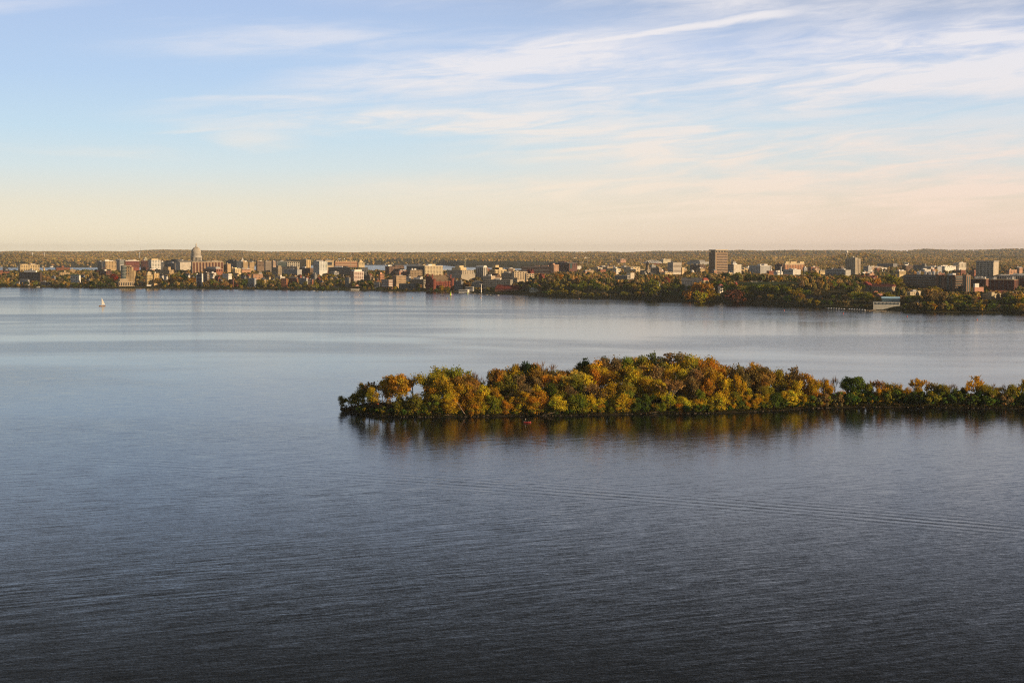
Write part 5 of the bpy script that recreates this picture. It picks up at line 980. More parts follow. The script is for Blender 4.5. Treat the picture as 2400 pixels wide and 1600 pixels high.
# ================================================================ trees of the far shore
def free(X, Y, m_=0):
    for fx, fy, a, b_, th in FOOT:
        dx, dy = X - fx, Y - fy
        if abs(dx) > 120 or abs(dy) > 120: continue
        if abs(cos(th) * dx - sin(th) * dy) < a + m_ and abs(sin(th) * dx + cos(th) * dy) < b_ + m_: return False
    return True
OPEN = [(46, 100, 3660, 657), (274, 337, 3480, 673), (341, 374, 3500, 673), (462, 476, 3450, 671), (476, 491, 3500, 660), (580, 600, 3410, 672), (658, 674, 3380, 672), (677, 698, 3450, 664), (702, 734, 3430, 667), (808, 822, 3350, 671), (821, 848, 3420, 658), (877, 892, 3270, 673), (889, 950, 3250, 671),
        (935, 1001, 3220, 675), (1003, 1060, 3150, 670), (1064, 1200, 3080, 673), (1160, 1228, 2960, 687), (1236, 1270, 2870, 689), (1440, 1492, 3050, 655), (1500, 1600, 3850, 643), (1597, 1660, 2600, 660), (1661, 1705, 4050, 638), (1705, 1740, 3850, 643), (1755, 1806, 3950, 641), (1728, 1870, 2570, 665), (1888, 1935, 2290, 697), (2043, 2113, 2150, 729), (1930, 2036, 2195, 712),
        (2017, 2100, 2420, 684), (2104, 2166, 2230, 692), (2117, 2210, 2450, 676), (2199, 2274, 2370, 684), (2273, 2386, 2340, 680), (2280, 2305, 2260, 683), (2301, 2349, 2170, 701), (2285, 2340, 3400, 652), (1933, 2016, 4100, 643), (1811, 1890, 3900, 644), (166, 190, 3620, 662), (94, 120, 3545, 668), (522, 544, 3680, 648), (441, 525, 4120, 634), (1955, 1978, 2340, 690), (2039, 2073, 2250, 694), (782, 822, 3370, 674), (821, 842, 3410, 678), (1200, 1250, 3090, 653),
        (600, 800, 4000, 637), (341, 450, 4500, 632), (241, 330, 4700, 633), (525, 600, 4200, 634), (903, 1038, 3840, 641), (1048, 1200, 3500, 645), (1222, 1296, 3950, 641), (1290, 1354, 4350, 636)]
def fit(p_, D, h, z):
    """height a tree may have here without hiding what the photograph shows behind it"""
    w_ = 3.6 * F / D
    for a, b_, Db, yl in OPEN:
        if D < Db and a - w_ < p_ < b_ + w_: h = min(h, zt(yl, D) - z)
    return h
FARHERO = [  # column, distance, row of its top, shape, colour, width
    (254, 3520, 650, 'far_open', YEL, 1.3), (258, 3490, 663, 'far_round', GOLD, 1.4), (268, 3640, 640, 'far_round', RED, 1.), (446, 3460, 651, 'far_round', ORG, 1.1), (453, 3480, 648, 'far_round', ORG, 1.0), (478, 3440, 660, 'far_tall', GOLD, 1.), (418, 3490, 645, 'far_wide', RUST, 1.0), (405, 3500, 647, 'far_wide', RUST, 1.1),
    (428, 3560, 641, 'far_round', DGRN, 1.3), (411, 3600, 639, 'far_wide', OLV, 1.), (382, 3460, 657, 'far_tall', OLV, 1.), (370, 3470, 649, 'far_round', RUST, 1.1), (575, 3420, 652, 'far_round', GRN, 1.15), (500, 3440, 653, 'far_round', OLV, 1.), (490, 3440, 655, 'far_round', BRN, 1.), (613, 3420, 653, 'far_round', OLV, 1.1), (636, 3400, 654, 'far_wide', OLV, 1.1),
    (690, 3390, 659, 'far_round', GRN, 1.2), (716, 3380, 658, 'far_round', OLV, 1.1), (740, 3370, 660, 'far_round', OLV, 1.2), (772, 3360, 656, 'far_round', DGRN, 1.2), (792, 3370, 653, 'far_tall', LIME, 1.1), (762, 3560, 647, 'far_round', GOLD, 1.1), (846, 3340, 653, 'far_round', DGRN, 1.2), (832, 3340, 658, 'far_round', OLV, 1.2), (866, 3310, 657, 'far_round', GRN, 1.2), (777, 3700, 640, 'far_round', OLV, 1.2),
    (730, 3900, 637, 'far_round', RUST, 1.), (1097, 3120, 659, 'far_wide', RUST, 1.), (1168, 3110, 663, 'far_round', GRN, .9), (1035, 3090, 668, 'far_round', GOLD, 1.), (1048, 3090, 670, 'far_round', OLV, 1.),
    (1280, 2860, 667, 'far_round', LIME, 1.15), (1365, 2790, 657, 'far_wide', LIME, 1.), (1372, 2850, 646, 'far_wide', OLV, 1.1), (1390, 2800, 652, 'far_round', LIME, 1.), (1245, 2960, 646, 'far_tall', DGRN, 1.2), (1352, 2860, 650, 'far_round', RED, .7), (1345, 2880, 647, 'far_wide', ORG, .9), (1310, 2950, 639, 'far_wide', ORG, .9), (1540, 2720, 649, 'far_wide', RUST, 1.), (1570, 2740, 645, 'far_round', RUST, 1.), (1530, 2600, 654, 'far_round', LIME, 1.),
    (1612, 2510, 675, 'far_round', ORG, .9), (1635, 2520, 660, 'far_wide', ORG, 1.1), (1655, 2500, 660, 'far_wide', ORG, 1.), (1680, 2580, 650, 'far_cone', ORG, 1.2), (1697, 2590, 657, 'far_round', RUST, 1.), (1690, 2600, 654, 'far_wide', (.40, .09, .03), 1.1), (1718, 2560, 656, 'far_round', OLV, 1.2), (1645, 2420, 678, 'far_round', (.22, .05, .03), 1.), (1660, 2400, 676, 'far_round', GOLD, 1.), (1643, 2390, 679, 'far_open', YEL, .9),
    (1748, 2430, 668, 'far_wide', YEL, 1.), (1790, 2440, 666, 'far_wide', YEL, 1.1), (1803, 2400, 668, 'far_round', YEL, 1.2), (1722, 2380, 675, 'far_round', (.2, .07, .04), 1.3), (1760, 2680, 640, 'far_round', GRN, 1.1), (1727, 2700, 636, 'far_round', OLV, 1.), (1697, 2680, 637, 'far_round', DGRN, 1.2), (1708, 2690, 640, 'far_cone', DGRN, 1.), (1730, 2660, 641, 'far_wide', OLV, 1.), (1751, 2690, 642, 'far_round', RUST, 1.),
    (1826, 2560, 646, 'far_round', GOLD, 1.1), (1862, 2540, 649, 'far_wide', LIME, 1.3), (1903, 2640, 636, 'far_wide', OLV, 1.3), (1880, 2480, 664, 'far_wide', OLV, 1.3), (1890, 2520, 655, 'far_round', GOLD, 1.), (1899, 2440, 670, 'far_tall', LIME, 1.2), (1931, 2620, 650, 'far_wide', RED, 1.), (1920, 2460, 667, 'far_round', (.24, .02, .02), 1.1), (1938, 2480, 660, 'far_wide', LIME, 1.1), (1953, 2500, 663, 'far_round', GOLD, 1.),
    (1967, 2440, 668, 'far_wide', ORG, 1.), (1993, 2430, 663, 'far_wide', (.52, .10, .03), 1.2), (1976, 2540, 642, 'far_wide', OLV, 1.2), (1991, 2560, 645, 'far_cone', DGRN, 1.2), (2008, 2580, 650, 'far_round', DGRN, 1.), (2052, 2560, 649, 'far_round', ORG, 1.1), (2025, 2560, 652, 'far_round', GOLD, .9), (2088, 2580, 641, 'far_wide', OLV, 1.4), (2020, 2420, 665, 'far_round', GRN, 1.3), (2044, 2240, 690, 'far_round', ORG, 1.2), (1878, 2290, 685, 'far_round', RUST, 1.),
    (2115, 2480, 660, 'far_round', OLV, 1.2), (2135, 2440, 669, 'far_wide', OLV, 1.1), (2185, 2350, 668, 'far_wide', OLV, 1.2), (2200, 2300, 674, 'far_round', GOLD, 1.1), (2235, 2290, 681, 'far_wide', DGRN, 1.1), (2256, 2140, 691, 'far_weep', YEL, 1.), (2263, 2130, 690, 'far_open', GOLD, .8), (2190, 2160, 697, 'far_wide', (.30, .07, .04), 1.1), (2145, 2150, 694, 'far_wide', ORG, 1.1), (2292, 2160, 695, 'far_round', (.34, .07, .03), 1.1), (2280, 2260, 684, 'far_round', DGRN, 1.), (2372, 2130, 691, 'far_wide', OLV, 1.3), (2125, 2140, 694, 'far_wide', RUST, 1.)]
MODEL['far_weep'] = MODEL['far_open']
def ftree(p_, D, ytop, kd, col, w=1., cw_=None, hero=1):
    X = U(p_) * D; z = gz(X, D); h = max(5., zt(ytop, D) - z)
    CW.setdefault(col, 'crimson' if col[0] < .3 else 'scarlet')
    dim = .8 if col[0] > .4 else .9 if col[0] > .25 else 1.  # warm crown colours darkened to stand for shade on the bluff
    plant('conifer_tree' if 'cone' in kd and col == DGRN else 'shore_tree', kd, (X, D, z), h, tuple(v * dim for v in col), p_, CW[col], 'far', w, 0, hero)
for a in FARHERO: ftree(*a)
def far_pal(p_):
    if p_ < 1150: return rt.choice([GRN, DGRN, OLV, OLV, RUST, BRN, GRN, DGRN, GOLD])
    if p_ < 1600: return rt.choice([GRN, LIME, OLV, OLV, BRN, GRN, OLV])
    return rt.choice([GRN, LIME, BRN, RUST, OLV, GRN, GOLD, OLV, LIME])
def row(x0, x1, off, step, hmin, hmax, pal_, kinds):
    x = x0
    while x < x1:
        p_ = x + rt.uniform(-3, 3); D = float(itp(p_, SHORE_D)) + off * rt.uniform(.75, 1.3) + rt.uniform(0, 8); X = U(p_) * D
        if free(X, D, -4):
            z = gz(X, D); h = fit(p_, D, rt.uniform(hmin, hmax), z); c_ = pal_(p_); kd = rt.choice(kinds)
            if h > 2.5: plant('shore_shrub' if kd == 'far_low' else 'shore_tree', kd if h > 4.5 else 'far_low', (X, D, z), h, c_, p_, CW[c_], 'far', rt.uniform(.95, 1.3))
        x += step * rt.uniform(.8, 1.2)
FK = ['far_round', 'far_wide', 'far_open', 'far_tall', 'far_round']
FL = ['far_low', 'far_round', 'far_open']
row(-20, 335, 14, 17, 9, 16, far_pal, FK); row(-20, 335, 3, 13, 5, 9, far_pal, FL); row(362, 1060, 3, 14, 4, 9, far_pal, FL)
row(362, 900, 14, 20, 8, 15, far_pal, FK)
row(1252, 2420, 4, 14, 8, 14, lambda p_: rt.choice([GRN, OLV, DGRN, OLV, BRN, GRN, OLV, BRN, GOLD]), FL + ['far_wide'])
row(1252, 2420, 48, 13.5, 15, 21, far_pal, FK); row(1900, 2130, 120, 14, 12, 17, far_pal, FK); row(1930, 2040, 190, 15, 11, 16, far_pal, FK)

# the woods behind: too many crowns to count, one mesh
def tuft(n, seed, r=.62):
    g_ = np.random.default_rng(seed); d = unitv(n, g_); d[:, 2] = np.abs(d[:, 2]) * .9 - .15
    c = d * g_.uniform(.6, 1.08, (n, 1)) * [1, 1, .95]; nn = d + .6 * unitv(n, g_); nn /= np.linalg.norm(nn, axis=1, keepdims=True)
    a = np.cross(nn, unitv(n, g_)); a /= np.linalg.norm(a, axis=1, keepdims=True); b_ = np.cross(nn, a); s = r * g_.uniform(.6, 1.2, (n, 1))
    return np.stack([c - a * s - b_ * s * .5, c + a * s * .6 - b_ * s, c + a * s + b_ * s * .4, c - a * s * .3 + b_ * s], 1).reshape(-1, 3), np.repeat(g_.uniform(.65, 1.3, n), 4)
TUF = {'near': [tuft(64, i_, .36) for i_ in range(5)], 'mid': [tuft(30, 20 + i_, .5) for i_ in range(5)], 'far': [tuft(13, 40 + i_, .75) for i_ in range(6)]}
def woods(name, label, items, seed):
    g_ = np.random.default_rng(seed); Vs, Ts = [], []
    for (X, Y, z, r, hh, col, lod) in items:
        tv, tt = TUF[lod][g_.integers(len(TUF[lod]))]; a = g_.uniform(0, 6.28); ca_, sa_ = cos(a), sin(a)
        v = tv * [r, r, hh * .55]; v = np.stack([v[:, 0] * ca_ - v[:, 1] * sa_, v[:, 0] * sa_ + v[:, 1] * ca_, v[:, 2]], 1) + [X, Y, z + hh * .5]
        Vs.append(v); Ts.append(tt[:, None] * np.array(col)[None, :])
    V_, T_ = np.concatenate(Vs), np.concatenate(Ts); n_ = len(V_)
    tag(obj(name, npmesh(name, V_, np.arange(n_), np.full(n_ // 4, 4), T_), M_WOOD), label, kind='stuff')
rw = random.Random(99)
def wcol(p_, D):
    c_ = rw.choices([GOLD, ORG, OLV, GRN, DGRN, RUST, BRN, LIME, RED, TAN], [3.4, 1.6, 4.6, 3.0, 2.0, 1.0, 2.2, 1.2, .15, 1.4])[0]; k_ = rw.uniform(.85, 1.4)
    gry = .35; m_ = sum(c_) / 3; c_ = tuple(v * .85 for v in c_)
    return tuple((c * (1 - gry) + m_ * gry * f_) * k_ for c, f_ in zip(c_, (1.25, 1.0, .7)))
it_ = []
n_ok = 0
while n_ok < 9300:                                                        # the city's and the campus's own trees
    p_ = rw.uniform(-280, 2800); sd = float(itp(p_, SHORE_D)); far_ = 5050 if p_ < 1290 else 5600
    k_ = rw.random() ** 1.15; D = 1 / (1 / (sd + 60) * (1 - k_) + 1 / far_ * k_); X = U(p_) * D
    if D < sd + (4 if p_ < -25 or p_ > 2425 else 60 if p_ < 1130 else 75): continue
    n_ok += 1
    if not free(X, D, 3.5): continue
    if abs(p_ - 1795) < 75 and 2440 < D < 2640: continue                  # the open lawn
    z = gz(X, D)
    if z < .5: continue
    hh = fit(p_, D, rw.uniform(8, 13) if p_ < 1240 else rw.uniform(10, 17), z); r = min(rw.uniform(4., 6.6), hh * .7)
    if hh < 2.2: continue
    it_.append((X, D, z, r, hh, wcol(p_, D), 'near' if D < 4300 else 'mid'))
woods('city_woods', 'mixed autumn trees filling the streets and slopes between the buildings', it_, 1)
it_ = []
for _ in range(47000):
    p_ = rw.uniform(-320, 2900); dmin = float(itp(p_, MON_FAR)) if p_ < 1320 else 5300.
    k_ = rw.random() ** .85; D = 1 / (1 / dmin * (1 - k_) + 1 / 23500. * k_) + rw.uniform(0, 60); X = U(p_) * D; z = gz(X, D)
    if z < .2: continue
    if sin(X / 620. + 1.7 * sin(D / 1500.)) * cos(D / 860. + sin(X / 1100.)) > .72: continue      # fields and clearings
    s_ = 1 + max(0, (D - 6000)) / 15000.; c_ = wcol(p_, D)
    patch = .5 + .5 * sin(X / 310. + 2 * sin(D / 700.)) * sin(D / 530. + 1.3 * sin(X / 800.))
    c_ = tuple((v * .62 + w__ * .38) * (1.1 + .75 * patch) for v, w__ in zip(c_, (.29, .195, .06)))
    if p_ < 120 and 9000 < D < 11200: c_ = tuple(v * .75 for v in c_)
    it_.append((X, D, z, rw.uniform(3.8, 6.6) * s_, rw.uniform(8, 13) * (1 + (s_ - 1) * .35), c_, 'mid' if D < 7600 else 'far'))
woods('far_woods', 'autumn woods covering the low hills to the horizon', it_, 2)

it_ = []
for _ in range(420):
    p_ = rw.uniform(2428, 2985); w_ = float(itp(p_, PW)); v = pen(p_, rw.uniform(.5, w_ * .9)); it_.append((v.x, v.y, v.z, rw.uniform(2.2, 4.2), rw.uniform(4.5, 9.5), wcol(p_, v.y), 'near'))
woods('neck_woods', 'low autumn woods along the far neck of the peninsula', it_, 5)
# the lawn on the hill with its road and parked cars
ys = np.linspace(2455, 2625, 16); lw = MB()
for j, Y in enumerate(ys):
    for i_ in range(15):
        p_ = 1728 + i_ * 10; X = U(p_) * Y; lw.v.append((X, Y, gz(X, Y) + .35))
for j in range(15):
    for i_ in range(14): a = j * 15 + i_; lw.f.append((a, a + 1, a + 16, a + 15))
tag(obj('lawn', lw, M_LAWN, smooth=True), kind='structure')
rd = MB()
for i_ in range(15):
    for Y in (2572, 2582): p_ = 1728 + i_ * 10; X = U(p_) * Y; rd.v.append((X, Y, gz(X, Y) + .55))
for i_ in range(14): a = 2 * i_; rd.f.append((a, a + 2, a + 3, a + 1))
tag(obj('road', rd, M_ROAD), kind='structure')
def wheel_():
    return MB().lathe([(.34, -.12), (.34, .12)], 12).mesh('wheel')
bodm = MB()
cs = [(-2.2, .55, .9), (-2.1, .35, 1.0), (2.1, .35, .95), (2.25, .5, .8)]
bodm.box(-2.2, 2.2, -.88, .88, .32, .92); bodm.add([(-1.9, -.84, .92), (-1.9, .84, .92), (1.1, .84, .92), (1.1, -.84, .92), (-1.45, -.66, 1.48), (-1.45, .66, 1.48), (.45, .66, 1.48), (.45, -.66, 1.48)], [(0, 3, 2, 1), (4, 7, 6, 5), (0, 1, 5, 4), (1, 2, 6, 5), (2, 3, 7, 6), (3, 0, 4, 7)])
bodm = bodm.mesh('body'); bodm.materials.append(M_PAINT); whm = wheel_(); whm.materials.append(M_ROOF)
glm = MB().box(-1.5, .6, -.83, .83, .99, 1.4).mesh('window'); glm.materials.append(M_GLASS)
for p_, Y, c_, lab in ((1762, 2570, WHT, 'white car parked on the lawn road, westmost of the row'), (1767, 2570, LGRY, 'silver car parked second on the lawn road beside the white one'), (1773, 2570, WHT, 'white car parked mid-row on the lawn road'), (1779, 2570, (.08, .09, .12), 'dark car parked on the lawn road between pale ones'), (1785, 2570, LGRY, 'silver car parked at the eastern end of the lawn road row'), (1811, 2575, WHT, 'lone white car on the lawn road beside the golden tree'), (1721, 2590, WHT, 'white car parked alone at the west end of the lawn')):
    X = U(p_) * Y; c = thing('parked_car', lab, 'car', (X, Y, gz(X, Y) + .56), rt.uniform(-.12, .12), 'cars parked along the lawn road')
    obj('body', bodm, None, c, c_); obj('window', glm, None, c, (.03, .035, .04), (0, 0, .01), None, (.9, 1.02, 1.))
    for a in (-1.35, 1.35):
        for b_ in (-.85, .85): obj('wheel', whm, None, c, (.02, .02, .02), (a, b_, .34), (math.pi / 2, 0, 0))

# ================================================================ masts, cranes and water towers
def crane(name, label, p_, ybase, ytop, D, jx, jy, cx_, cy_, col):
    X = U(p_) * D; z0 = gz(X, D); zj = zt((jy + cy_) / 2 if False else (jy * (p_ - cx_) + cy_ * (jx - p_)) / (jx - cx_), D) - z0; H_ = zt(ytop, D) - z0
    c = thing(name, label, 'crane', (X, D, z0)); w_ = 1.1
    m_ = MB()
    for a, b_ in ((-w_, -w_), (w_, -w_), (w_, w_), (-w_, w_)): m_.tube((a, b_, 0), (a, b_, H_), .3, .3, 4)
    for q in range(int(H_ / 2.4)): z = q * 2.4; m_.tube((-w_, -w_, z), (w_, -w_, z + 2.4), .16, .16, 3); m_.tube((w_, w_, z), (w_, -w_, z + 2.4), .16, .16, 3); m_.tube((-w_, w_, z), (-w_, -w_, z + 2.4), .16, .16, 3)
    obj('mast', m_, M_METAL, c, col)
    for nm, x, y in (('jib', jx, jy), ('counter_jib', cx_, cy_)):
        e = Vector((U(x) * D - X, 0, zt(y, D) - z0)); s = Vector((0, 0, zj)); j_ = MB(); n_ = 14
        for dy_, dz in ((-.9, 0), (.9, 0), (0, 1.7)): j_.tube(s + Vector((0, dy_, dz)), e + Vector((0, dy_, dz * .5)), .28, .22, 4)
        for q in range(n_): a = s.lerp(e, q / n_); b_ = s.lerp(e, (q + .5) / n_); d_ = s.lerp(e, (q + 1) / n_); up = Vector((0, 0, 1.7)); j_.tube(a + Vector((0, -.9, 0)), b_ + up, .14, .14, 3); j_.tube(b_ + up, d_ + Vector((0, -.9, 0)), .14, .14, 3)
        obj(nm, j_, M_METAL, c, col)
        if nm == 'counter_jib': block('counterweight', M_WALL, c, e + Vector((0, 0, -1.4)), (3.4, 1.6, 3), GRY)
        obj('tie', MB().tube((0, 0, H_), s.lerp(e, .7) + Vector((0, 0, 1.6)), .12, .12, 3), M_METAL, c, DGRY)
    block('cab', M_PAINT, c, (1.8, -1.2, zj - 1), (2, 2, 2.2), WHT)
crane('tower_crane', 'pale tower crane over the bay with its jib rising towards the east', 1090.5, 632, 599, 3650, 1112, 603, 1080, 607, (.46, .42, .26))
crane('tower_crane', 'yellow tower crane standing in front of the orange piered building', 1848.5, 634, 599, 4500, 1893, 604, 1836.5, 609.5, (.55, .45, .16))
crane('tower_crane', 'dark tower crane over the long brick residence seen almost end-on', 822.5, 615, 592, 4330, 825.5, 598.5, 819.5, 599.5, (.34, .28, .20))
crane('tower_crane', 'distant thin crane over a far brick building site in the woods', 1454, 612, 600, 7400, 1488, 603.5, 1447, 606.5, (.50, .42, .30))
i = bld('building_site', 'far brick block under construction below the thin distant crane', 1444, 1454, 1467, 607.5, 7450, (.45, .26, .18), 44, g(2, 3), g(2, 3), units=2)
def wtower(label, p_, y, D, r, col, ball=0):
    X = U(p_) * D; zc_ = zt(y, D); z0 = gz(X, D) - 2
    w = thing('water_tower', label, 'water tower', (X, D, z0)); h = zc_ - z0
    pr_ = [(.1, -r * .95), (r * .5, -r * .8), (r * .88, -r * .42), (r, 0), (r * .88, r * .45), (r * .5, r * .84), (.1, r * .98)] if ball else [(r * .25, -r * .75), (r * .8, -r * .45), (r, 0), (r * .9, r * .3), (r * .5, r * .55), (.1, r * .62)]
    obj('tank', MB().lathe([(a, h + b_) for a, b_ in pr_], 20), M_PAINT, w, col, smooth=True); obj('stem', MB().lathe([(r * .4, 0), (r * .2, r * .8), (r * .2, max(r, h - r * .6))], 12), M_PAINT, w, col)
wtower('white water tower on the wooded western hill, the broader one', 77.5, 593.8, 9900, 8.5, WHT); wtower('smaller white water tower to the east on the wooded western hill', 106, 593.6, 9900, 6.0, WHT)
wtower('pale blue water tower rising from the woods left of the dome', 328.3, 593, 9500, 5.5, (.5, .62, .66)); wtower('tiny white water tower on the ridge across the far lake', 866.5, 591, 11800, 6, WHT); wtower('large white ball-shaped water tower on the dark hill above the domed tower', 1983, 590.3, 8300, 9.2, WHT, 1)
wtower('far white water tower on the skyline above the red castle hall', 1064, 589.5, 14000, 7, WHT)
def mast(label, p_, y0, y1, D, r=.5, name='radio_mast', cat='mast', col=GRY):
    X = U(p_) * D; z0 = gz(X, D) - 1; h = zt(y1, D) - z0
    c = thing(name, label, cat, (X, D, z0)); obj('shaft', MB().lathe([(r, 0), (r * .6, h)], 10), M_METAL, c, col); obj('collar', MB().lathe([(r * 1.5, h * .93), (r * 1.5, h * .96)], 10), M_METAL, c, col)
mast('thin radio mast on the horizon left of the dome', 331.5, 592, 580.5, 14000, 1.2); mast('thin radio mast on the horizon above the banded dormitory', 1252.5, 592, 581.5, 14000, 1.2)
for p_, y0, y1, D, lab in ((1502, 618, 600, 6800, 'slim floodlight pylon left of the ribbed arena'), (1597, 618, 604, 6600, 'slim floodlight pylon right of the white banded tower'), (1714, 622, 596, 6000, 'tall floodlight pylon right of the tall slab tower'), (1377, 618, 606, 6800, 'lone pylon in the woods above the banded dormitory'), (1435, 612, 602, 7500, 'lone grey pylon left of the distant thin crane'), (1817, 602, 594, 8000, 'thin pylon in the woods above the dark piered wing'), (1905, 603, 596, 8000, 'thin pylon on the dark hill right of the yellow crane')):
    mast(lab, p_, y0, y1, D, .8, 'light_pylon', 'pylon', LGRY)
for p_, y0, y1, lab in ((1806, 642, 623, 'wide pale smokestack of the plant, the western one'), (1829.5, 642, 624, 'pale smokestack of the plant, the eastern one')): mast(lab, p_, y0, y1, 3780, 2.6, 'smokestack', 'chimney', (.55, .52, .48))
mast('white lighthouse-like column above the piers', 1128, 685, 665, 2985, 1.0, 'light_column', 'lamp post', WHT)
ci = COL.objects['light_column'] if 'light_column' in COL.objects else None
if ci: obj('lamp_head', MB().box(-4, 4, -.8, .8, zt(665, 2985) - ci.location.z - 1.2, zt(665, 2985) - ci.location.z), M_METAL, ci, LGRY)

# far houses across the far lake and in the woods: a few pixels each
hm = MB().box(-6, 6, -4, 4, -2, 4).mesh('wall'); hm.materials.append(M_WALL); rm = MB().gable(-6.5, 6.5, -4.5, 4.5, 4, 7).mesh('roof'); rm.materials.append(M_ROOF)
def farhouse(p_, D, col, lab, grp, s=1.):
    X = U(p_) * D; c = thing('far_house', lab, 'house', (X, D, gz(X, D)), rw.uniform(-.8, .2), grp); c.scale = (s, s, s)
    obj('wall', hm, None, c, col); obj('roof', rm, None, c, rw.choice([TARR, DGRY, (.2, .15, .12), LGRY]))
for _ in range(46):
    p_ = rw.uniform(-10, 1000); farhouse(p_, float(itp(p_, MON_FAR)) + rw.uniform(12, 60), rw.choice([WHT, CRM, LGRY, WHT, PNK]), 'tiny pale house on the far shore of the second lake', 'houses along the far shore of the second lake')
for _ in range(70):
    p_ = rw.choice([rw.uniform(350, 410), rw.uniform(520, 660), rw.uniform(780, 820), rw.uniform(1300, 1480), rw.uniform(100, 250), rw.uniform(2100, 2190), rw.uniform(1400, 1800)]); D = rw.uniform(9500, 14000) if p_ < 1300 else rw.uniform(4800, 8000)
    X = U(p_) * D; farhouse(p_, D, rw.choice([WHT, CRM, WHT, PNK]), 'tiny pale house showing between the crowns of the far woods', 'houses scattered through the far woods', rw.uniform(1., 1.7)); COL.objects[-1].parent.location.z += 5

for x0, x1, y, D, lab in ((120, 129, 600.3, 12000, 'long pale shed in the far woods right of the two water towers'), (158, 168, 600.3, 12100, 'pale shed in the far woods above the red hotel'), (1340, 1352, 604.5, 10500, 'low pale roof in the far woods above the banded dormitory'), (1366, 1382, 604, 10600, 'low grey-white roof in the far woods right of another'), (783, 799, 600.5, 12200, 'cluster roof of a pale estate in the far woods left of the dark crane'), (2134, 2142, 609, 9000, 'small white house roof in the far eastern woods'), (2345, 2352, 612, 8500, 'tiny pale shed in the woods right of the window-grid tower')):
    bld('far_shed', lab, x0, x0 + 2, x1, y, D, (.62, .55, .42), 62, None, None, rc=WHT, units=1)
# ================================================================ piers and boats
def hull(L, B, Hh, fore=.55):
    secs = [(-.5, .72, .0), (-.25, .95, -.02), (.05, 1., -.03), (.28, .78, 0), (.42, .42, .1), (.5, .04, .22)]; v, f = [], []
    for x, wv, r in secs: v += [(x * L, -wv * B / 2, Hh * (1 + r)), (x * L, -wv * B * .36, Hh * .2), (x * L, 0, -Hh * .35), (x * L, wv * B * .36, Hh * .2), (x * L, wv * B / 2, Hh * (1 + r))]
    for i_ in range(5):
        for j in range(4): a = i_ * 5 + j; f.append((a, a + 5, a + 6, a + 1))
        f.append((i_ * 5 + 4, i_ * 5 + 9, i_ * 5 + 5, i_ * 5))
    f.append((0, 1, 2, 3, 4)); f.append((29, 28, 27, 26, 25)); return MB().add(v, f)
def sail(name, pts, parent, col, bow=.5, seed=0):
    """a triangular sail with some belly and thickness"""
    a, b_, c = [Vector(q) for q in pts]; n_ = 6; v, f = [], []
    nr = (b_ - a).cross(c - a).normalized()
    for sd in (0, .05):
        for i_ in range(n_ + 1):
            for j in range(n_ + 1 - i_):
                u_, w_ = i_ / n_, j / n_; v.append(a + (b_ - a) * u_ + (c - a) * w_ + nr * (bow * 4 * u_ * w_ * 1.3 + bow * (u_ + w_) * (1 - u_ - w_) * 1.5 + sd))
    def id_(i_, j, k_): return k_ * ((n_ + 1) * (n_ + 2) // 2) + sum(n_ + 1 - q for q in range(i_)) + j
    for k_ in (0, 1):
        for i_ in range(n_):
            for j in range(n_ - i_):
                t_ = [id_(i_, j, k_), id_(i_ + 1, j, k_), id_(i_, j + 1, k_)]; f.append(t_ if k_ else t_[::-1])
                if j < n_ - i_ - 1: t_ = [id_(i_ + 1, j, k_), id_(i_ + 1, j + 1, k_), id_(i_, j + 1, k_)]; f.append(t_ if k_ else t_[::-1])
    return obj(name, MB().add(v, f), M_PAINT, parent, col, smooth=True)
def sailboat(label, p_, y, L, Hm, rz, hc, main=None, jib=None, name='sailboat', boom=.45, spin=None):
    v = on_plane(p_, y); c = thing(name, label, 'sailboat', v, rz)
    obj('hull', hull(L, L * .3, L * .11), M_PAINT, c, hc, smooth=False); obj('cabin', MB().box(-L * .12, L * .18, -L * .08, L * .08, L * .1, L * .16), M_PAINT, c, WHT)
    obj('mast', MB().tube((L * .08, 0, 0), (L * .08, 0, Hm), .11, .07, 6), M_METAL, c, LGRY); obj('boom', MB().tube((L * .08, 0, L * .22), (-L * boom, .1, L * .22), .08, .06, 5), M_METAL, c, LGRY)
    if main: sail('mainsail', ((L * .06, 0, L * .24), (-L * (boom - .02), .1, L * .24), (L * .06, 0, Hm * .98)), c, main, .35)
    if jib: sail('jib', ((L * .47, 0, L * .16), (L * .02, -.3, L * .2), (L * .1, 0, Hm * .9)), c, jib, .3)
    if spin: sail('spinnaker', ((L * .5, -.4, L * .25), (L * .12, -1.2, L * .2), (L * .1, 0, Hm * .97)), c, spin, 1.2)
    if not main: obj('sail_cover', MB().tube((L * .06, 0, L * .25), (-L * .4, .1, L * .25), .22, .16, 6), M_PAINT, c, (.10, .14, .25))
    return c
sailboat('white-sailed sloop with a reddish hull alone on the open water', 239.5, 717.5, 10.4, 14.6, R(206), (.42, .26, .16), (.80, .76, .68), None)
sailboat('dark-hulled sloop under bare mast off the red castle hall', 1036.5, 693, 8.2, 10.6, R(170), (.05, .06, .09), None)
sailboat('small dinghy with lime mainsail and pink-white spinnaker', 1057, 694, 5.6, 11, R(20), (.10, .11, .14), (.45, .72, .05), None, spin=(.78, .55, .52))
sailboat('tiny lime-sailed board sailing close to the piers', 1096, 690, 3.4, 5.2, R(80), (.08, .2, .35), (.40, .72, .05), None)
sailboat('moored white yacht with bare mast near the porch-fronted boathouse', 793, 685, 6.0, 9.5, R(160), WHT); sailboat('moored white yacht with tall bare mast beside the white pier', 842, 691.5, 4.6, 12.2, R(60), (.6, .45, .4)); sailboat('moored white yacht furthest out beside the pink and white tower', 866, 693, 4.4, 10, R(75), WHT)
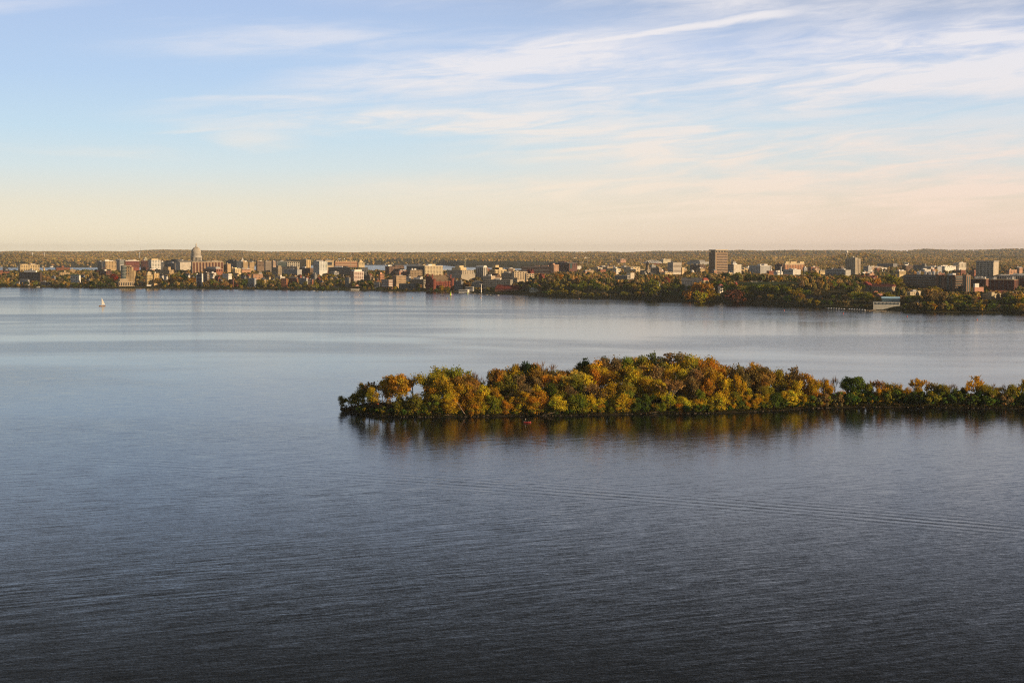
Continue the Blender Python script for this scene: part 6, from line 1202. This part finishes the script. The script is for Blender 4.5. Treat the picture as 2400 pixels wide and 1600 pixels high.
def motorboat(label, p_, y, L, rz, hc=WHT, grp=None):
    c = thing('motorboat', label, 'motorboat', on_plane(p_, y), rz, grp); obj('hull', hull(L, L * .33, L * .13), M_PAINT, c, hc); obj('cabin', MB().add([(-L * .2, -L * .12, L * .12), (-L * .2, L * .12, L * .12), (L * .2, L * .1, L * .12), (L * .2, -L * .1, L * .12), (-L * .18, -L * .1, L * .26), (-L * .18, L * .1, L * .26), (L * .06, L * .09, L * .26), (L * .06, -L * .09, L * .26)], [(0, 3, 2, 1), (4, 7, 6, 5), (0, 1, 5, 4), (1, 2, 6, 5), (2, 3, 7, 6), (3, 0, 4, 7)]), M_PAINT, c, LGRY)
motorboat('white cabin cruiser tied up at the western stone shore', 89, 673.5, 9, R(5)); motorboat('white motorboat off the wooded city shore', 736, 681.5, 5, R(20)); motorboat('smaller white motorboat close beside another', 744, 682, 3.6, R(140))
motorboat('white runabout moored near the colonnaded waterfront', 329, 677.5, 6, R(10), (.3, .12, .1)); motorboat('white launch among the piers', 1124, 690.5, 6, R(15)); motorboat('pale launch at the east end of the piers', 1141, 691, 5, R(-10)); motorboat('grey launch tied by the white boathouse on the piers', 1112, 688.5, 5.5, R(10), LGRY)
motorboat('dark launch lying between the piers', 1150, 692, 6, R(5), DGRY); motorboat('white launch off the maroon-roofed hall', 1168, 692.5, 5, R(20))
def pier(label, pa_, ya, pb_, yb, w_=2.2, posts=8, col=(.30, .25, .2), name='pier'):
    a, b_ = on_plane(pa_, ya), on_plane(pb_, yb); L = (b_ - a).length; ang = math.atan2(b_.y - a.y, b_.x - a.x)
    c = thing(name, label, 'pier', a, ang); obj('deck', MB().box(0, L, -w_ / 2, w_ / 2, .55, .8), M_STONE, c, col)
    for q in range(posts):
        for s in (-1, 1): obj('post', MB().lathe([(.16, -1), (.16, 1.0)], 6), M_BARK, c, (.16, .12, .09), (L * (q + .5) / posts, s * w_ * .5, 0))
pier('long pier carrying a row of covered white boats', 1932, 723, 2034, 727.5, 2.6, 16); pier('sloping dock at the glass-roofed boathouse', 2033, 729.5, 2050, 727, 5, 4, (.42, .34, .25)); pier('second sloping dock east of the glass-roofed boathouse', 2063, 731, 2080, 728, 5, 4, (.42, .34, .25))
pier('pier with a pale parapet below the grey block with the yellow end', 801, 677.5, 822, 679.5, 4, 8, (.5, .47, .43)); pier('outer pier in front of the piers boathouse', 1100, 688, 1158, 694, 3, 12, (.36, .32, .28)); pier('short wooden pier off the white green-roofed house', 160, 675, 178, 675.3, 2.5, 5, (.5, .46, .4)); pier('small dock under the orange waterfront maples', 457, 677.5, 478, 678, 3, 5, (.45, .4, .34)); pier('low stone quay before the cream waterfront hotel', 302, 677, 340, 676.8, 6, 6, (.34, .29, .23)); pier('broad terrace pier of the union shore', 1064, 684.5, 1100, 687, 8, 8, (.34, .32, .3))
wp = on_plane(822, 682); c = thing('pier_pavilion', 'long white arcaded pavilion standing on the water beside the pink and white tower', 'pavilion', wp, R(-6)); Lq = 19.5 * wp.y / F
obj('deck', MB().box(0, Lq, 0, 5, .3, .9), M_STONE, c, CON); obj('roof', MB().box(-.3, Lq + .3, -.3, 5.3, 4.6, 5.3), M_ROOF, c, WHT)
for q in range(10): obj('column', MB().box(-.35, .35, .2, .9, .9, 4.6), M_PAINT, c, WHT, ((q + .5) * Lq / 10, 0, 0))
obj('back_wall', MB().box(0, Lq, 4.4, 4.8, .9, 4.6), M_WALL, c, (.35, .33, .30))
for q in range(15):                                                      # boats under white covers, side by side along the pier
    fq = (q + .6) / 15.4
    if q == 7: continue
    p_ = 1938 + 93 * fq; y = 723.6 + 4.0 * fq
    ords = ['first', 'second', 'third', 'fourth', 'fifth', 'sixth', 'seventh', 'eighth', 'ninth', 'tenth', 'eleventh', 'twelfth', 'thirteenth', 'fourteenth', 'fifteenth'][q]
    c = thing('covered_boat', f'boat under a white cover, {ords} berth from the west end of the long pier', 'boat', on_plane(p_, y + 1.0), R(95), 'boats under white covers at the long pier')
    obj('hull', hull(6.2, 2.3, .8), M_PAINT, c, rw.choice([WHT, LGRY, (.08, .1, .14)])); obj('cover', MB().gable(-2.9, 2.7, -1.45, 1.45, 1.5, 2.5, .5), M_PAINT, c, (.68, .69, .70))
    for s in (-2.2, 2.2): obj('cover_post', MB().tube((s, 0, .2), (s, 0, 2.3), .06, .06, 4), M_METAL, c, GRY)
for p_, y, col, lab in ((1838, 728, (.7, .10, .03), 'orange buoy off the bluff woods below the lawn'), (1976.5, 735, (.75, .08, .03), 'orange buoy off the long boat pier'), (2126, 742, (.7, .09, .04), 'orange buoy east of the glass-roofed boathouse'), (2290, 749.5, (.75, .09, .03), 'orange buoy near the eastern shore'), (923, 694, (.6, .5, .45), 'pale buoy off the tan lakeside hall'), (967, 698, (.7, .3, .1), 'orange buoy off the pillared stone building'), (1048, 699.5, (.7, .3, .1), 'small orange buoy below the lime-sailed dinghy'), (1126, 697.5, (.7, .3, .1), 'small orange buoy off the piers'), (1226, 692, (.7, .3, .08), 'orange buoy off the maroon-roofed hall'), (755, 685, WHT, 'white buoy off the wooded city shore'), (1357, 700.5, (.55, .3, .28), 'pinkish mooring buoy under the yellow-green bluff tree')):
    c = thing('buoy', lab, 'buoy', on_plane(p_, y)); obj('float', MB().lathe([(.2, -.4), (.85, 0), (.8, .6), (.35, 1.0), (.2, 1.4)], 10), M_PAINT, c, col); obj('ring', MB().lathe([(.84, .3), (.88, .45)], 10), M_PAINT, c, WHT)

# ---------------------------------------------------------------- people
def person(label, loc, rz, pose, top_, legs, parent_=None):
    """body grown round one connected skeleton; clothes and hair are its children"""
    me = bpy.data.meshes.new('person'); sit = pose == 'sit'
    P_ = {'pelvis': (0, 0, .92), 'waist': (0, .01, 1.08), 'chest': (0, .01, 1.32), 'neck': (0, .01, 1.48), 'head': (0, .03, 1.60), 'crown': (0, .02, 1.72)}
    for s, k_ in ((-1, 'l'), (1, 'r')):
        P_['sh' + k_] = (.19 * s, 0, 1.42); P_['el' + k_] = (.25 * s, .05, 1.15); P_['wr' + k_] = (.23 * s, .2, .96); P_['ha' + k_] = (.22 * s, .25, .89)
        P_['hi' + k_] = (.1 * s, 0, .88); P_['kn' + k_] = (.11 * s, .03, .48); P_['an' + k_] = (.11 * s, -.01, .09); P_['to' + k_] = (.12 * s, .17, .03)
    if pose == 'fish': P_['elr'] = (.27, .12, 1.2); P_['wrr'] = (.15, .34, 1.18); P_['har'] = (.13, .42, 1.2)
    if sit:
        for k_, s in (('l', -1), ('r', 1)): P_['kn' + k_] = (.13 * s, .44, .9); P_['an' + k_] = (.13 * s, .46, .48); P_['to' + k_] = (.13 * s, .62, .43)
    rad = dict(pelvis=.15, waist=.13, chest=.165, neck=.06, head=.10, crown=.075)
    for k_ in 'lr': rad.update({'sh' + k_: .075, 'el' + k_: .05, 'wr' + k_: .036, 'ha' + k_: .04, 'hi' + k_: .10, 'kn' + k_: .065, 'an' + k_: .045, 'to' + k_: .04})
    names = list(P_); ix = {n_: i_ for i_, n_ in enumerate(names)}
    ed = [('pelvis', 'waist'), ('waist', 'chest'), ('chest', 'neck'), ('neck', 'head'), ('head', 'crown')]
    for k_ in 'lr': ed += [('chest', 'sh' + k_), ('sh' + k_, 'el' + k_), ('el' + k_, 'wr' + k_), ('wr' + k_, 'ha' + k_), ('pelvis', 'hi' + k_), ('hi' + k_, 'kn' + k_), ('kn' + k_, 'an' + k_), ('an' + k_, 'to' + k_)]
    me.from_pydata([P_[n_] for n_ in names], [(ix[a], ix[b_]) for a, b_ in ed], [])
    o = obj('person', me, M_PAINT, None, legs, loc, (0, 0, rz)); md = o.modifiers.new('skin', 'SKIN'); sv = me.skin_vertices[0].data
    for n_ in names: sv[ix[n_]].radius = (rad[n_], rad[n_])
    sv[0].use_root = True; o.modifiers.new('smooth', 'SUBSURF').levels = 1; o.modifiers['smooth'].render_levels = 1
    tag(o, label, 'person')
    def cloth(nm, segs, col, grow=1.18):
        b_ = MB()
        for a, c_ in segs: b_.tube(P_[a], P_[c_], rad[a] * grow, rad[c_] * grow, 8)
        obj(nm, b_, M_PAINT, o, col)
    cloth('jacket', [('pelvis', 'waist'), ('waist', 'chest'), ('chest', 'neck')] + [(a + k_, b_ + k_) for k_ in 'lr' for a, b_ in (('sh', 'el'), ('el', 'wr'))], top_)
    obj('head_skin', MB().lathe([(.03, 1.5), (.085, 1.54), (.10, 1.62), (.095, 1.69), (.05, 1.74)], 10, (0, .035)), M_PAINT, o, (.45, .27, .19)); obj('hair', MB().lathe([(.103, 1.64), (.108, 1.69), (.075, 1.755), (.01, 1.775)], 10, (0, .012)), M_PAINT, o, (.05, .035, .025))
    return o, P_
v1, v2 = pen(879.5, 14), pen(884.5, 14)
person('person in a dark red coat standing at the open tip of the peninsula', v1, R(160), 'stand', (.30, .07, .06), (.03, .035, .06)); person('person in an orange jacket standing beside another on the peninsula tip', v2, R(200), 'stand', (.75, .16, .03), (.04, .04, .05))
pb2 = on_plane(1236, 990); bt = thing('fishing_boat', 'small flat fishing boat with red hull off the golden trees', 'boat', pb2, R(3)); Lb = 17.6 * pb2.y / F
obj('hull', hull(Lb, 1.6, .55), M_PAINT, bt, (.42, .06, .05)); obj('gunwale', MB().box(-Lb * .48, Lb * .3, -.74, .74, .52, .6), M_PAINT, bt, (.05, .05, .06)); obj('seat', MB().box(.3, .7, -.6, .6, .6, .82), M_PAINT, bt, (.12, .1, .08)); obj('seat', MB().box(-1.6, -1.2, -.3, .3, .6, .95), M_PAINT, bt, (.12, .1, .08)); obj('outboard_motor', MB().box(-Lb * .5 - .35, -Lb * .5, -.2, .2, .3, 1.15), M_METAL, bt, (.04, .04, .045)); obj('trolling_motor', MB().tube((Lb * .42, .2, .6), (Lb * .3, .2, 1.0), .07, .05), M_METAL, bt, (.05, .05, .05))
fp, pp = person('angler in a pale shirt standing in the small red boat', pb2 + Vector((-1.0, 0, .60)), R(-40), 'fish', (.55, .50, .42), (.06, .07, .10))
rod = MB().tube((0, 0, 0), (1.6, .9, .9), .018, .008, 5); tag(obj('fishing_rod', rod, M_METAL, None, (.05, .05, .05), fp.matrix_basis @ Vector(pp['har'])), 'thin dark fishing rod held by the angler', 'fishing rod')
rb_ = pen(798, 2); 

# ---------------------------------------------------------------- labels of the trees
ORD = ['first', 'second', 'third', 'fourth', 'fifth', 'sixth', 'seventh', 'eighth', 'ninth', 'tenth', 'eleventh', 'twelfth', 'thirteenth', 'fourteenth', 'fifteenth', 'sixteenth', 'seventeenth', 'eighteenth', 'nineteenth', 'twentieth', 'twenty-first', 'twenty-second', 'twenty-third', 'twenty-fourth', 'twenty-fifth', 'twenty-sixth', 'twenty-seventh', 'twenty-eighth', 'twenty-ninth', 'thirtieth'] + ['%sth' % 'later'] * 300
PENL = [(800, 'at the very tip of the peninsula'), (870, 'by the two people on the tip'), (932, 'near the tall spreading orange tree'), (985, 'beside the bare dark pair'), (1051, 'behind the bright yellow waterside tree'), (1133, 'by the tall yellow waterside tree'), (1232, 'behind the red fishing boat'), (1340, 'near the big pale yellow tree'), (1465, 'around the cone-shaped tan tree'), (1578, 'by the leaning pink-tan trunk'), (1672, 'under the orange-topped tree'), (1745, 'by the golden shoreline trees'), (1845, 'over the wide golden waterside tree'), (1930, 'left of the broad dark green tree'), (2003, 'by the broad dark green tree'), (2060, 'right of the broad dark green tree'), (2150, 'by the twin half-bare golden trees'), (2230, 'on the low neck before the lone orange tree'), (2295, 'at the lone orange tree on the neck'), (2380, 'at the far end of the neck')]
KW = {'round': 'round-crowned', 'tall': 'tall narrow', 'wide': 'spreading', 'open': 'loose-crowned', 'low': 'low', 'bare': 'leafless', 'thin': 'half-bare', 'cone': 'cone-shaped', 'plume': 'feathery', 'weep': 'drooping'}
LAND.sort()
groups = {}
for e in TREES:
    t_, p_, cw_, kd, stand, front = e
    if stand == 'far':
        d0 = t_.location.y; lm = min(LAND, key=lambda q: abs(q[0] - p_) + (abs(q[1] - d0) * .02)); wh = lm[2]
    else: wh = min(PENL, key=lambda q: abs(q[0] - p_))[1]
    nm = 'shrub' if kd == 'low' else 'tree'
    key = (f'{KW[kd]} {cw_} {nm}' if kd != 'bare' else f'leafless {nm}', wh, 'along the waterline' if stand == 'bank' else '')
    groups.setdefault((key[0], key[1]), []).append(e)
GN = {'pen': 'trees of the peninsula', 'bank': 'shrubs on the peninsula bank', 'under': 'shrubs on the peninsula bank', 'far': 'trees along the far shore'}
for (what, wh), es in groups.items():
    es.sort(key=lambda e: (e[1], e[0].location.y))
    for n_, e in enumerate(es):
        if len(es) == 1: lab = f'{what} {wh}'
        else:
            o_ = ORD[n_] if n_ < len(es) - 1 or len(es) < 3 else 'last'
            lab = f'{o_} {what} from the west {wh}'
        w_ = lab.split()
        if len(w_) > 16: lab = lab.replace(' from the west', '')
        tag(e[0], lab, 'shrub' if e[3] == 'low' else 'tree', GN[e[4]])

# ================================================================ the air
hb = MB().box(-16000, 16000, -300, 26500, -40, 210)
m, k = mat('thin haze'); pv = k.n('ShaderNodeVolumePrincipled'); pv.inputs['Color'].default_value = (.86, .92, 1., 1); pv.inputs['Density'].default_value = 2.4e-5; pv.inputs['Anisotropy'].default_value = 0.
o_ = k.n('ShaderNodeOutputMaterial'); k.put(o_.inputs['Volume'], pv.outputs[0])
tag(obj('haze', hb, m), 'thin pale evening haze over the lake and hills', kind='stuff')
